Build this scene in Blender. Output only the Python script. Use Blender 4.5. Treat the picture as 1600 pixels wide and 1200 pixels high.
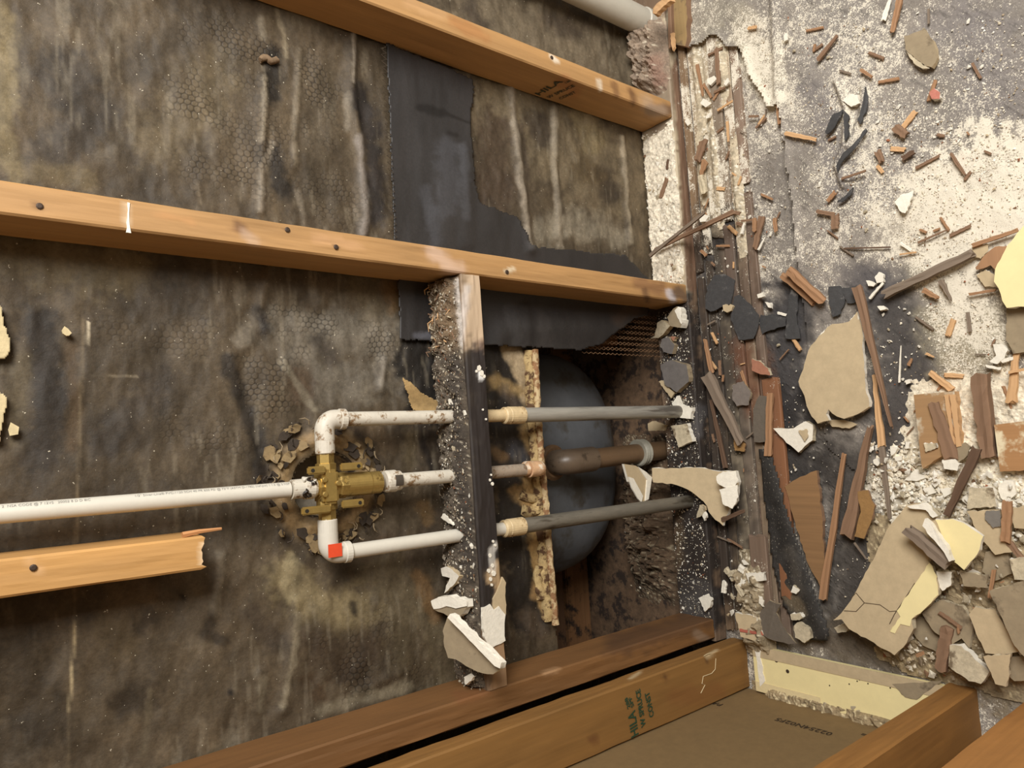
import bpy, bmesh, math, random
import numpy as np
from mathutils import Vector, Matrix

for o in list(bpy.data.objects): bpy.data.objects.remove(o)
scn = bpy.context.scene
COL = scn.collection

# ---------------------------------------------------------------- camera
FPX = 1089.6
CAM = np.array([-0.3218, -0.9089, 1.2331])
PIT, YAW, ROL = 0.6610, 0.1155, -0.0126
_F = np.array([math.sin(YAW)*math.cos(PIT), math.cos(YAW)*math.cos(PIT), -math.sin(PIT)])
_R = np.array([math.cos(YAW), -math.sin(YAW), 0.0])
_U = np.cross(_R, _F)
_D, _L = -_U, -_R
PA = math.cos(ROL)*_D + math.sin(ROL)*_L      # photo right
PB = -math.sin(ROL)*_D + math.cos(ROL)*_L     # photo down
cam_d = bpy.data.cameras.new('camera'); cam = bpy.data.objects.new('camera', cam_d); COL.objects.link(cam)
cam_d.sensor_fit = 'HORIZONTAL'; cam_d.sensor_width = 36.0; cam_d.lens = 36.0*FPX/1600.0
cam_d.clip_start = 0.02
M = Matrix.Identity(4)
for i in range(3):
    M[i][0] = PA[i]; M[i][1] = -PB[i]; M[i][2] = -_F[i]; M[i][3] = CAM[i]
cam.matrix_world = M
scn.camera = cam

# ---------------------------------------------------------------- light
scn.view_settings.view_transform = 'Standard'; scn.view_settings.look = 'None'
scn.view_settings.gamma = 1.0; scn.view_settings.use_curve_mapping = False
scn.view_settings.exposure = -0.14
w = bpy.data.worlds.new('world'); scn.world = w; w.use_nodes = True
w.node_tree.nodes['Background'].inputs[0].default_value = (1.0, 0.93, 0.82, 1)
w.node_tree.nodes['Background'].inputs[1].default_value = 0.37
def area(name, loc, target, size, power, color):
    l = bpy.data.lights.new(name, 'AREA'); l.shape = 'SQUARE'; l.size = size; l.energy = power; l.color = color
    o = bpy.data.objects.new(name, l); COL.objects.link(o); o.location = loc
    d = Vector(target)-Vector(loc); o.rotation_euler = d.to_track_quat('-Z', 'Y').to_euler(); return o
area('key_area', (0.78, -1.38, 1.92), (0.1, -0.15, 0.2), 0.95, 74, (1.0, 0.98, 0.945))  # added soft area light standing in for an unseen source behind the camera

# ---------------------------------------------------------------- pixel helpers (pixels give directions only)
def ray(x, y): return _F + PA*((x-800)/FPX) + PB*((y-600)/FPX)
def on_y(x, y, Y): d = ray(x, y); return CAM + d*((Y-CAM[1])/d[1])
def on_z(x, y, Z=0.0): d = ray(x, y); return CAM + d*((Z-CAM[2])/d[2])
def on_x(x, y, X): d = ray(x, y); return CAM + d*((X-CAM[0])/d[0])
def on_pl(x, y, p, n): d = ray(x, y); return CAM + d*(np.dot(np.array(p)-CAM, n)/np.dot(d, n))
def proj(P):
    v = np.asarray(P, float)-CAM; d = np.maximum(v@_F, 0.05)
    return np.stack([800+FPX*(v@PA)/d, 600+FPX*(v@PB)/d], -1)
def K(ox, oy, s, pts): return [(ox+x/s, oy+y/s) for x, y in pts]
def c3(p): return K(1000, 0, 2.6667, p)
def c6(p): return K(1000, 375, 2.6667, p)
def r1(p): return K(1000, 750, 2.6667, p)
S2 = 5.926
def d1(p): return K(1060, 330, S2, p)
def d2(p): return K(1060, 530, S2, p)
def d3(p): return K(1330, 330, S2, p)
def d4(p): return K(1330, 530, S2, p)
def d5(p): return K(1330, 730, S2, p)
def d6(p): return K(1060, 730, S2, p)
def d7(p): return K(1330, 900, S2, p)
def d8(p): return K(1060, 900, S2, p)
def e1(p): return K(640, 420, 6.6667, p)
def e2(p): return K(640, 600, 6.6667, p)
def e3(p): return K(640, 780, 6.6667, p)
def e4(p): return K(640, 920, 6.6667, p)
def g1(p): return K(990, 440, 10, p)
def g2(p): return K(960, 190, 10, p)
def h3(p): return K(960, 0, 5.3333, p)

# ---------------------------------------------------------------- noise
_tab = np.random.RandomState(7).rand(256, 256)
def vnoise(x, y, seed=0):
    x = np.asarray(x, float)+seed*17.31; y = np.asarray(y, float)+seed*9.77
    xi = np.floor(x).astype(int); yi = np.floor(y).astype(int); fx = x-xi; fy = y-yi
    fx = fx*fx*(3-2*fx); fy = fy*fy*(3-2*fy)
    g = lambda a, b: _tab[a & 255, b & 255]
    return (g(xi, yi)*(1-fx)+g(xi+1, yi)*fx)*(1-fy)+(g(xi, yi+1)*(1-fx)+g(xi+1, yi+1)*fx)*fy
def fbm(x, y, oct=4, seed=0):
    s = 0; a = 0.5; t = 0
    for k in range(oct):
        s = s+a*vnoise(x*2**k, y*2**k, seed+k*3); t += a; a *= 0.55
    return s/t
def sstep(a, b, v): t = np.clip((v-a)/(b-a), 0, 1); return t*t*(3-2*t)
def lin(c):
    c = np.asarray(c, float)/255.0
    return np.where(c <= 0.04045, c/12.92, ((c+0.055)/1.055)**2.4)
def segdist(P, pts):
    pts = np.array(pts, float)
    if len(pts) == 1: return np.hypot(P[:, 0]-pts[0, 0], P[:, 1]-pts[0, 1])
    best = np.full(len(P), 1e9)
    for a, b in zip(pts[:-1], pts[1:]):
        ab = b-a; t = np.clip(((P-a)@ab)/max(ab@ab, 1e-9), 0, 1)
        q = P-(a+t[:, None]*ab); best = np.minimum(best, np.hypot(q[:, 0], q[:, 1]))
    return best
def inpoly(P, poly):
    poly = np.array(poly, float); x, y = P[:, 0], P[:, 1]; ins = np.zeros(len(P), bool); n = len(poly)
    for i in range(n):
        x1, y1 = poly[i]; x2, y2 = poly[(i+1) % n]
        c = ((y1 > y) != (y2 > y))
        with np.errstate(divide='ignore', invalid='ignore'):
            xx = (x2-x1)*(y-y1)/(y2-y1)+x1
        ins ^= c & (x < xx)
    return ins
# stains (with light painted on wrinkle ridges) placed on the surface: (polyline, radius, sRGB, opacity, edge softness, raggedness)
def stains_and_light(C, P, strokes, seed=0):
    wob = fbm(P[:, 0]/14.0, P[:, 1]/14.0, 4, seed+5)-0.5
    for st in strokes:
        pts, r, c, a = st[:4]; soft = st[4] if len(st) > 4 else 0.8; rag = st[5] if len(st) > 5 else 1.0
        d = segdist(P, pts)+wob*r*1.4*rag
        m = a*(1-sstep(r*(1-soft*0.9), r*(1+soft*0.4), d))
        C = C*(1-m[:, None])+lin(c)*m[:, None]
    return C
def stroke_mask(P, strokes, seed=0):
    m = np.zeros(len(P)); wob = fbm(P[:, 0]/18.0, P[:, 1]/18.0, 3, seed)-0.5
    for pts, r, a in strokes:
        d = segdist(P, pts)+wob*r*1.2
        m = np.maximum(m, a*(1-sstep(r*0.3, r*1.2, d)))
    return m

# ---------------------------------------------------------------- materials
MATS = {}
class NT:
    def __init__(s, name):
        s.m = bpy.data.materials.new(name); s.m.use_nodes = True; s.t = s.m.node_tree
        s.b = s.t.nodes['Principled BSDF']
    def n(s, typ, **kw):
        nd = s.t.nodes.new(typ)
        for k, v in kw.items(): setattr(nd, k, v)
        return nd
    def l(s, a, b): s.t.links.new(a, b)
    def noise(s, vec, scale, detail=4, rough=0.6):
        n = s.n('ShaderNodeTexNoise'); n.inputs['Scale'].default_value = scale
        n.inputs['Detail'].default_value = detail; n.inputs['Roughness'].default_value = rough
        if vec is not None: s.l(vec, n.inputs['Vector'])
        return n.outputs['Fac']
    def maprange(s, v, a, b, c, d):
        n = s.n('ShaderNodeMapRange'); s.l(v, n.inputs[0])
        for i, x in enumerate((a, b, c, d)): n.inputs[i+1].default_value = x
        return n.outputs[0]
    def math(s, op, a, b=None):
        n = s.n('ShaderNodeMath', operation=op)
        for i, x in enumerate((a, b)):
            if x is None: continue
            if isinstance(x, (int, float)): n.inputs[i].default_value = x
            else: s.l(x, n.inputs[i])
        return n.outputs[0]
    def mix(s, fac, a, b, mode='MIX'):
        n = s.n('ShaderNodeMix', data_type='RGBA', blend_type=mode)
        for sock, x in ((n.inputs[0], fac), (n.inputs[6], a), (n.inputs[7], b)):
            if isinstance(x, (int, float)): sock.default_value = x
            elif isinstance(x, tuple): sock.default_value = (*x[:3], 1)
            else: s.l(x, sock)
        return n.outputs[2]
    def coord(s, scale=(1, 1, 1)):
        tc = s.n('ShaderNodeTexCoord'); mp = s.n('ShaderNodeMapping'); mp.inputs['Scale'].default_value = scale
        s.l(tc.outputs['Object'], mp.inputs['Vector']); return mp.outputs[0]
    def dust(s, col, colour=(228, 219, 200)):
        a = s.n('ShaderNodeAttribute'); a.attribute_name = 'Dust'; v = s.coord()
        val = s.math('ADD', s.math('MULTIPLY', s.noise(v, 85, 7, .78), .5), s.math('MULTIPLY', s.noise(v, 430, 3, .6), .5))
        thr = s.math('SUBTRACT', .74, s.math('MULTIPLY', a.outputs['Fac'], .36))
        m = s.n('ShaderNodeMath', operation='DIVIDE', use_clamp=True); s.l(s.math('SUBTRACT', val, thr), m.inputs[0]); m.inputs[1].default_value = .07
        return s.mix(m.outputs[0], col, T3(colour))
    def bump(s, h, strength=0.3, dist=0.002):
        n = s.n('ShaderNodeBump'); n.inputs['Strength'].default_value = strength; n.inputs['Distance'].default_value = dist
        s.l(h, n.inputs['Height']); s.l(n.outputs[0], s.b.inputs['Normal'])
def T3(c): return tuple(float(v) for v in lin(c))
def mat_speck(name, c, var=0.25, rough=0.85, scale=140, dark=None, darkamt=0.0, dscale=35, bump=0.3, attr=False, metal=0.0, stretch=(1, 1, 1), spec=None, dust=False):
    if name in MATS: return MATS[name]
    s = NT(name); v = s.coord(stretch)
    if attr:
        a = s.n('ShaderNodeAttribute'); a.attribute_name = 'Col'; base = a.outputs['Color']
    else: base = T3(c)
    f = s.noise(v, scale, 5, 0.7); k = s.maprange(f, 0.25, 0.75, 1-var, 1+var)
    cb = s.n('ShaderNodeCombineColor')
    for i in range(3): s.l(k, cb.inputs[i])
    col = s.mix(1.0, base, cb.outputs[0], 'MULTIPLY')
    if dark is not None:
        g = s.noise(v, dscale, 4, 0.65); mk = s.maprange(g, 0.62-darkamt*0.3, 0.72-darkamt*0.3, 0, 1)
        col = s.mix(mk, col, T3(dark))
    if dust: col = s.dust(col)
    s.l(col, s.b.inputs['Base Color'])
    s.b.inputs['Roughness'].default_value = rough; s.b.inputs['Metallic'].default_value = metal
    if spec is not None: s.b.inputs['Specular IOR Level'].default_value = spec
    if bump: s.bump(f, bump, 0.002)
    MATS[name] = s.m; return s.m
def mat_wood(name, c, axis=2, var=0.3, rough=0.7, attr=False, fine=1.0, dark=None, damt=0.0):
    if name in MATS: return MATS[name]
    s = NT(name); sc = [60*fine, 60*fine, 60*fine]; sc[axis] = 2.2*fine; v = s.coord(tuple(sc))
    sc2 = [9, 9, 9]; sc2[axis] = 1.0; v2 = s.coord(tuple(sc2))
    if attr:
        a = s.n('ShaderNodeAttribute'); a.attribute_name = 'Col'; base = a.outputs['Color']
    else: base = T3(c)
    f = s.noise(v, 2.2, 3, 0.55); g = s.noise(v2, 1.4, 3, 0.5)
    k = s.math('ADD', s.math('MULTIPLY', s.math('SUBTRACT', f, 0.5), 1.3*var), s.math('MULTIPLY', s.math('SUBTRACT', g, 0.5), 1.5*var))
    k = s.math('ADD', k, 1.0)
    cb = s.n('ShaderNodeCombineColor')
    for i in range(3): s.l(k, cb.inputs[i])
    col = s.mix(1.0, base, cb.outputs[0], 'MULTIPLY')
    if dark is not None:
        h = s.noise(s.coord((1, 1, 1)), 26, 4, 0.65); col = s.mix(s.maprange(h, 0.62-damt*0.3, 0.74-damt*0.3, 0, 1), col, T3(dark))
    if attr: col = s.dust(col)
    s.l(col, s.b.inputs['Base Color']); s.b.inputs['Roughness'].default_value = rough
    s.bump(f, 0.25, 0.001); MATS[name] = s.m; return s.m
def mat_plain(name, c, rough=0.5, metal=0.0):
    if name in MATS: return MATS[name]
    s = NT(name); f = s.noise(s.coord(), 60, 4, 0.6)
    k = s.maprange(f, 0.3, 0.7, 0.88, 1.1); cb = s.n('ShaderNodeCombineColor')
    for i in range(3): s.l(k, cb.inputs[i])
    s.l(s.mix(1.0, T3(c), cb.outputs[0], 'MULTIPLY'), s.b.inputs['Base Color'])
    s.b.inputs['Roughness'].default_value = rough; s.b.inputs['Metallic'].default_value = metal
    MATS[name] = s.m; return s.m

# ---------------------------------------------------------------- objects
def wloc(o):
    p = np.zeros(3)
    while o is not None: p = p+np.array(o.location); o = o.parent
    return p
def add_mesh(name, V, Fc, mats, parent=None, colors=None, smooth=False, midx=None, origin=None, dust=None):
    V = np.asarray(V, float)
    if origin is None: origin = np.array([(V[:, 0].min()+V[:, 0].max())/2, (V[:, 1].min()+V[:, 1].max())/2, V[:, 2].min()])
    me = bpy.data.meshes.new(name); me.from_pydata((V-origin).tolist(), [], Fc if isinstance(Fc, list) else Fc.tolist())
    if not isinstance(mats, (list, tuple)): mats = [mats]
    for m in mats: me.materials.append(m)
    if midx is not None: me.polygons.foreach_set('material_index', np.asarray(midx, dtype=np.int32))
    if smooth:
        me.polygons.foreach_set('use_smooth', np.ones(len(me.polygons), dtype=bool))
        if len(V) < 5000: me.set_sharp_from_angle(angle=0.9)
    if colors is not None:
        ca = me.color_attributes.new('Col', 'FLOAT_COLOR', 'POINT')
        ca.data.foreach_set('color', np.concatenate([np.clip(colors, 0, 1), np.ones((len(V), 1))], 1).astype(np.float32).ravel())
    if dust is not None:
        da_ = me.attributes.new('Dust', 'FLOAT', 'POINT'); da_.data.foreach_set('value', np.asarray(dust, dtype=np.float32))
    me.update()
    o = bpy.data.objects.new(name, me); COL.objects.link(o)
    o.location = origin-(wloc(parent) if parent is not None else 0)
    o.parent = parent
    return o
def empty(name, loc):
    o = bpy.data.objects.new(name, None); o.empty_display_size = 0.02; COL.objects.link(o); o.location = loc; return o
def tag(o, label=None, cat=None, group=None, kind=None):
    if label: o['label'] = label
    if cat: o['category'] = cat
    if group: o['group'] = group
    if kind: o['kind'] = kind
    return o
def bm_parts(V, F, bm):
    vs = [bm.verts.new(v) for v in V]
    for f in F: bm.faces.new([vs[i] for i in f])

# lathe along an axis: prof = [(distance, radius)...]
def lathe(p0, axis, prof, n=24):
    a = np.array(axis, float); a /= np.linalg.norm(a); t = np.array([0, 0, 1.0]) if abs(a[2]) < 0.9 else np.array([1.0, 0, 0])
    u = np.cross(a, t); u /= np.linalg.norm(u); v = np.cross(a, u); V = []; F = []
    for d, r in prof:
        for k in range(n):
            th = 2*math.pi*k/n; V.append(np.array(p0)+a*d+(u*math.cos(th)+v*math.sin(th))*r)
    for i in range(len(prof)-1):
        for k in range(n): F.append([i*n+k, i*n+(k+1) % n, (i+1)*n+(k+1) % n, (i+1)*n+k])
    F.append(list(range(n))[::-1]); F.append([(len(prof)-1)*n+k for k in range(n)])
    return V, F
def sweep(pts, rad, n=16):
    pts = [np.array(p, float) for p in pts]; V = []; F = []
    rad = rad if isinstance(rad, (list, tuple, np.ndarray)) else [rad]*len(pts)
    ref = None
    for i, p in enumerate(pts):
        d = pts[min(i+1, len(pts)-1)]-pts[max(i-1, 0)]; d /= np.linalg.norm(d)
        if ref is None: ref = np.cross(d, [0.3, 0.9, 0.2])
        u = ref-d*np.dot(ref, d); u /= np.linalg.norm(u); ref = u; v = np.cross(d, u)
        for k in range(n):
            th = 2*math.pi*k/n; V.append(p+(u*math.cos(th)+v*math.sin(th))*rad[i])
    for i in range(len(pts)-1):
        for k in range(n): F.append([i*n+k, i*n+(k+1) % n, (i+1)*n+(k+1) % n, (i+1)*n+k])
    F.append(list(range(n))[::-1]); F.append([(len(pts)-1)*n+k for k in range(n)])
    return V, F
def elbow_pts(c, d0, d1, r, ext0, ext1, n=8):
    """bend through corner c, entering from direction d0 (pointing away), leaving along d1"""
    c = np.array(c, float); d0 = np.array(d0, float); d1 = np.array(d1, float); out = [c+d0*(r+ext0)]
    o = c+d0*r+d1*r
    for k in range(n+1):
        th = math.pi/2*k/n; out.append(o-d1*r*math.cos(th)-d0*r*math.sin(th))
    out.append(c+d1*(r+ext1)); return out
def box(lo, hi):
    x0, y0, z0 = lo; x1, y1, z1 = hi
    V = [(x0, y0, z0), (x1, y0, z0), (x1, y1, z0), (x0, y1, z0), (x0, y0, z1), (x1, y0, z1), (x1, y1, z1), (x0, y1, z1)]
    F = [[3, 2, 1, 0], [4, 5, 6, 7], [0, 1, 5, 4], [1, 2, 6, 5], [2, 3, 7, 6], [3, 0, 4, 7]]
    return V, F
def bevel_box(lo, hi, b=0.002, seg=2):
    bm = bmesh.new(); V, F = box(lo, hi); bm_parts(V, F, bm)
    bmesh.ops.bevel(bm, geom=list(bm.edges), offset=b, segments=seg, affect='EDGES')
    bm.verts.ensure_lookup_table(); bm.verts.index_update()
    V = [tuple(v.co) for v in bm.verts]; F = [[v.index for v in f.verts] for f in bm.faces]; bm.free(); return V, F
def join(*vf):
    V = []; F = []
    for v, f in vf:
        k = len(V); V += list(v); F += [[i+k for i in q] for q in f]
    return V, F

# timber with rounded arrises, painted per vertex and ragged where rotten
def beam(name, lo, hi, axis, base, strokes=(), parent=None, mat=None, step=0.008, rnd=0.0025, rag0=0.0, rag1=0.0, rough=0.0006, seed=0, shear=(0, 0), nseg=11, specks=0.0, speckc=(225, 215, 195)):
    lo = np.array(lo, float); hi = np.array(hi, float); oa = [i for i in range(3) if i != axis]
    a0, a1 = lo[oa[0]], hi[oa[0]]; b0, b1 = lo[oa[1]], hi[oa[1]]
    def side(p, q, n): return [p+(q-p)*t for t in np.linspace(0, 1, n)]
    ring = []
    for A in side(a0+rnd, a1-rnd, nseg): ring.append((A, b0))
    for B in side(b0+rnd, b1-rnd, nseg): ring.append((a1, B))
    for A in side(a1-rnd, a0+rnd, nseg): ring.append((A, b1))
    for B in side(b1-rnd, b0+rnd, nseg): ring.append((a0, B))
    n = len(ring); L = hi[axis]-lo[axis]; m = max(2, int(L/step)); ts = np.linspace(0, 1, m+1); V = []
    rg = np.array(ring); mid = np.array([(a0+a1)/2, (b0+b1)/2])
    for t in ts:
        z = lo[axis]+L*t
        s = rg+0
        nz = fbm(np.arange(n)*0.35+seed*3, np.full(n, z*14), 3, seed)-0.5
        dirs = s-mid; dirs = dirs/np.linalg.norm(dirs, axis=1)[:, None]
        s = s+dirs*(nz*rough*4)[:, None]
        zz = np.full(n, z)
        if rag0: zz = zz+(1-t)**40*rag0*(fbm(np.arange(n)*0.9, np.full(n, 3.3), 3, seed+1)-0.2)
        if rag1: zz = zz-t**40*rag1*(fbm(np.arange(n)*0.9, np.full(n, 7.3), 3, seed+2)-0.2)
        P = np.zeros((n, 3)); P[:, oa[0]] = s[:, 0]+shear[0]*(z-lo[axis]); P[:, oa[1]] = s[:, 1]+shear[1]*(z-lo[axis]); P[:, axis] = zz
        V.append(P)
    V = np.concatenate(V); F = []
    for i in range(m):
        for k in range(n): F.append([i*n+k, i*n+(k+1) % n, (i+1)*n+(k+1) % n, (i+1)*n+k])
    F.append(list(range(n))[::-1]); F.append([m*n+k for k in range(n)])
    if axis == 1: F = [f[::-1] for f in F]
    P = proj(V); C = np.tile(lin(base), (len(V), 1))*(0.86+0.28*fbm(V[:, axis]*9, V[:, oa[0]]*40+V[:, oa[1]]*40, 3, seed))[:, None]
    C = stains_and_light(C, P, strokes, seed)
    du = np.clip(specks*(1.6*fbm(V[:, axis]*30, V[:, oa[0]]*60+V[:, oa[1]]*40, 3, seed+3)), 0, 1)
    o = add_mesh(name, V, F, mat or mat_wood('timber_%d' % axis, (190, 140, 90), axis, attr=True), parent, C, dust=du)
    return o

# ================================================================ STRUCTURE
YP = 0.089                                   # plane of the paper behind the studs
def zedge(X):                                # upper edge of the hole cut in the lower wall
    a = on_y(838, 547, YP); b = on_y(868, 975, YP); return a[2]+(X-a[0])*(b[2]-a[2])/(b[0]-a[0])
VC = on_y(508, 757, YP)                      # centre of the hole behind the valve
LT = (150, 142, 124); DK = (50, 45, 39); GY = (128, 124, 114)
wall_strokes = [  # stains, plus pale lines that paint light along the wrinkle ridges
 ([(5, 20), (12, 120), (4, 220), (25, 275)], 20, (136, 124, 94), .7), ([(95, 110), (150, 190), (80, 245)], 48, (56, 50, 43), .75),
 ([(300, 40), (230, 100)], 45, (60, 54, 45), .5), ([(250, 210), (310, 170), (330, 130)], 55, (112, 101, 80), .6), ([(60, 270), (130, 280)], 22, (118, 106, 80), .6),
 ([(440, 20), (500, 30), (520, 10)], 30, (96, 86, 68), .5), ([(430, 85), (422, 150)], 17, (38, 34, 29), .9), ([(425, 235), (440, 300)], 16, (44, 40, 36), .85),
 ([(560, 140), (582, 220), (590, 340)], 20, (44, 40, 39), .9), ([(500, 120), (490, 240), (510, 330)], 26, (80, 72, 58), .5),
 ([(410, 60), (406, 30)], 6, LT, .5), ([(412, 125), (410, 190), (405, 220)], 5, (140, 131, 114), .75), ([(424, 225), (410, 260), (404, 330)], 6, (150, 142, 128), .7),
 ([(432, 15), (444, 60), (446, 90)], 4, (150, 140, 118), .6), ([(468, 80), (464, 140), (458, 200), (460, 260)], 5, (126, 116, 98), .55), ([(552, 55), (549, 130)], 4, (168, 160, 146), .7),
 ([(540, 150), (542, 200)], 7, (140, 133, 120), .6), ([(560, 215), (566, 290), (572, 330), (567, 365)], 7, (140, 134, 128), .75), ([(465, 300), (474, 350)], 5, (130, 122, 108), .6),
 ([(308, 290), (314, 320)], 4, (130, 120, 104), .5), ([(160, 240), (175, 235)], 14, (128, 120, 106), .5),
 # bay right of the felt
 ([(780, 170), (880, 230), (960, 290)], 75, (118, 107, 86), .75), ([(770, 200), (775, 300)], 34, (70, 58, 46), .85), ([(840, 190), (850, 215)], 22, (58, 50, 42), .8),
 ([(945, 280), (955, 300)], 24, (54, 46, 38), .8), ([(910, 260), (930, 280)], 20, (90, 76, 52), .6), ([(850, 365), (900, 345), (965, 370)], 24, (150, 144, 128), .6),
 ([(985, 220), (998, 390)], 16, (110, 98, 78), .7), ([(796, 140), (806, 220), (812, 290), (826, 385)], 6, (158, 150, 136), .8), ([(815, 200), (822, 280)], 7, (66, 57, 48), .7),
 ([(866, 170), (863, 250), (872, 330), (876, 385)], 5, (150, 142, 126), .7), ([(970, 215), (978, 300), (984, 380)], 4, (170, 160, 140), .75), ([(905, 175), (930, 220)], 22, (135, 123, 92), .5),
 # top bay
 ([(760, 30), (880, 70), (960, 120)], 70, (124, 114, 96), .75), ([(735, 15), (752, 40)], 20, (62, 54, 46), .75), ([(860, 30), (900, 50)], 20, (64, 55, 46), .75), ([(900, 20), (960, 40)], 16, (70, 60, 50), .6), ([(945, 40), (955, 110)], 4, LT, .6),
 # bay left, above the pipes
 ([(20, 395), (110, 420), (200, 420)], 45, (124, 113, 88), .6), ([(62, 500), (82, 600), (66, 700)], 36, (45, 40, 35), .9), ([(30, 560), (25, 690)], 18, (104, 95, 76), .6), ([(110, 540), (120, 640), (112, 700)], 12, (92, 76, 56), .6),
 ([(170, 690), (205, 650), (250, 600)], 36, (56, 50, 44), .7), ([(240, 470), (300, 460)], 40, (82, 76, 68), .5), ([(405, 495), (415, 510)], 16, (36, 33, 32), .9), ([(352, 560), (378, 620), (402, 680), (405, 750)], 15, (46, 42, 38), .85),
 ([(375, 530), (395, 505)], 16, (140, 134, 122), .55), ([(440, 500), (520, 510), (600, 500)], 26, (120, 116, 106), .6), ([(470, 540), (560, 520), (620, 560), (660, 600)], 50, (128, 123, 112), .5), ([(500, 600), (560, 600)], 40, (130, 126, 116), .5),
 ([(465, 590), (470, 615)], 24, (82, 67, 51), .85), ([(440, 565), (490, 640)], 6, (150, 144, 126), .45), ([(500, 530), (520, 560)], 18, (54, 48, 42), .75), ([(560, 440), (590, 480)], 30, (110, 100, 78), .5), ([(605, 430), (618, 470)], 20, (118, 92, 58), .7),
 ([(560, 400), (480, 420), (440, 430)], 22, (80, 70, 56), .5), ([(600, 560), (592, 600)], 5, (165, 160, 150), .6), ([(650, 555), (668, 590), (675, 640)], 42, (30, 27, 25), .95, .5), ([(600, 690), (560, 670)], 26, (96, 80, 60), .5),
 ([(640, 670), (672, 700), (690, 740)], 30, (58, 50, 43), .75), ([(660, 690), (675, 740)], 8, (34, 30, 28), .8), ([(640, 680), (640, 720)], 14, (120, 108, 84), .6), ([(600, 840), (640, 880), (690, 820)], 30, (66, 56, 46), .6), ([(560, 830), (600, 810)], 22, (110, 100, 84), .5),
 ([(130, 500), (120, 800), (105, 1200)], 3, (112, 100, 80), .8), ([(137, 505), (136, 540)], 2.2, (215, 205, 180), .8), ([(118, 970), (108, 1110)], 2.2, (190, 175, 140), .8),
 ([(140, 585), (215, 587)], 1.5, (150, 140, 120), .6),
 # below the riser
 ([(30, 900), (20, 1000), (60, 1120)], 60, (54, 46, 34), .7), ([(60, 740), (50, 700)], 30, (62, 54, 44), .6), ([(170, 970), (190, 1000)], 30, (100, 88, 66), .5), ([(230, 1090), (190, 1100)], 26, (46, 38, 28), .7), ([(220, 980), (235, 960)], 18, (50, 43, 34), .7),
 ([(300, 1000), (310, 900), (340, 880)], 30, (112, 102, 86), .5), ([(345, 870), (335, 960)], 8, (140, 132, 116), .5), ([(330, 965), (320, 990), (350, 1000)], 10, (48, 42, 35), .7), ([(360, 1082)], 6, (36, 30, 26), .9), ([(285, 930), (288, 935)], 4, (36, 32, 27), .9),
 ([(440, 900), (470, 930), (520, 960), (560, 950)], 36, (142, 130, 98), .65), ([(455, 880), (450, 930)], 14, (158, 148, 118), .7), ([(500, 1000), (540, 1040), (570, 1010)], 34, (60, 48, 35), .75), ([(480, 1060), (500, 1090)], 16, (74, 58, 40), .7), ([(600, 900), (640, 960), (670, 1040)], 50, (108, 98, 76), .55), ([(570, 870), (600, 850)], 14, (70, 55, 40), .6),
 ([(550, 945), (553, 955)], 7, (34, 29, 25), .8), ([(465, 960), (455, 1040), (440, 1100)], 6, (150, 142, 122), .6), ([(410, 1060), (405, 1110)], 7, (146, 138, 118), .5), ([(500, 1110), (560, 1090), (640, 1070)], 12, (150, 144, 124), .5), ([(320, 1130), (315, 1160)], 8, (132, 122, 104), .5), ([(235, 1080), (225, 1180)], 7, (120, 110, 90), .5),
 ([(655, 900), (680, 960)], 14, (120, 92, 58), .6), ([(660, 790), (670, 810)], 12, (128, 104, 70), .6), ([(650, 990), (660, 1060)], 18, (70, 60, 46), .6), ([(430, 1000), (390, 960)], 20, (62, 54, 46), .6),
 # strip between block and hole
 ([(775, 545), (800, 640), (800, 760), (830, 960)], 40, (36, 32, 29), .95, .4), ([(800, 545), (822, 600), (832, 640)], 15, (172, 156, 128), .95, .4, .6), ([(770, 595), (810, 610)], 12, (165, 142, 100), .85), ([(825, 670), (832, 700)], 12, (176, 150, 104), .85),
 ([(790, 610), (810, 640)], 12, (90, 80, 72), .6), ([(805, 700), (815, 710)], 14, (66, 68, 76), .7), ([(775, 705), (785, 715)], 10, (120, 96, 66), .7), ([(825, 750), (832, 800), (845, 900), (860, 960)], 13, (178, 150, 102), .9, .5), ([(812, 770), (838, 790)], 14, (172, 142, 96), .85), ([(842, 900), (838, 930)], 10, (170, 140, 96), .8), ([(825, 960), (840, 985)], 18, (96, 84, 70), .7),
]
wrinkles = [([(410, 120), (410, 190), (404, 330)], 9, .006), ([(550, 55), (548, 130), (560, 215), (570, 330), (566, 370)], 10, .007), ([(468, 80), (458, 260)], 7, .003),
 ([(796, 140), (810, 280), (828, 390)], 9, .007), ([(864, 170), (874, 385)], 7, .005), ([(970, 215), (984, 380)], 6, .005), ([(480, 400), (500, 470)], 14, .005), ([(425, 400), (405, 480)], 10, .004), ([(600, 560), (592, 610)], 10, .006),
 ([(465, 940), (440, 1110)], 10, .004), ([(405, 1050), (400, 1110)], 8, .003), ([(345, 870), (335, 960)], 9, .003), ([(380, 560), (405, 700)], 14, -.005), ([(560, 1080), (620, 1050)], 10, .003)]
hex_strokes = [([(330, 60), (420, 110)], 50, .8), ([(300, 160), (330, 250), (420, 260)], 55, .8), ([(480, 110), (500, 230)], 40, .9), ([(430, 230), (540, 320)], 45, .7), ([(180, 500), (300, 530)], 45, .45), ([(390, 590), (430, 620), (460, 560)], 45, 1.0), ([(430, 500), (520, 510), (600, 540)], 30, .9), ([(260, 640), (360, 690)], 50, .5), ([(530, 1020), (560, 1060)], 40, .8), ([(600, 980), (660, 1040)], 40, .4), ([(420, 200), (300, 200)], 40, .5)]
def grid_axis(lo, hi, step, pre=(), post=()): return np.concatenate([np.array(pre, float), np.arange(lo, hi, step), np.array(post, float)])
gx = grid_axis(-0.76, 0.80, 0.003, (-0.83,), (0.86, 0.95, 1.1, 1.3))
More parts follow.
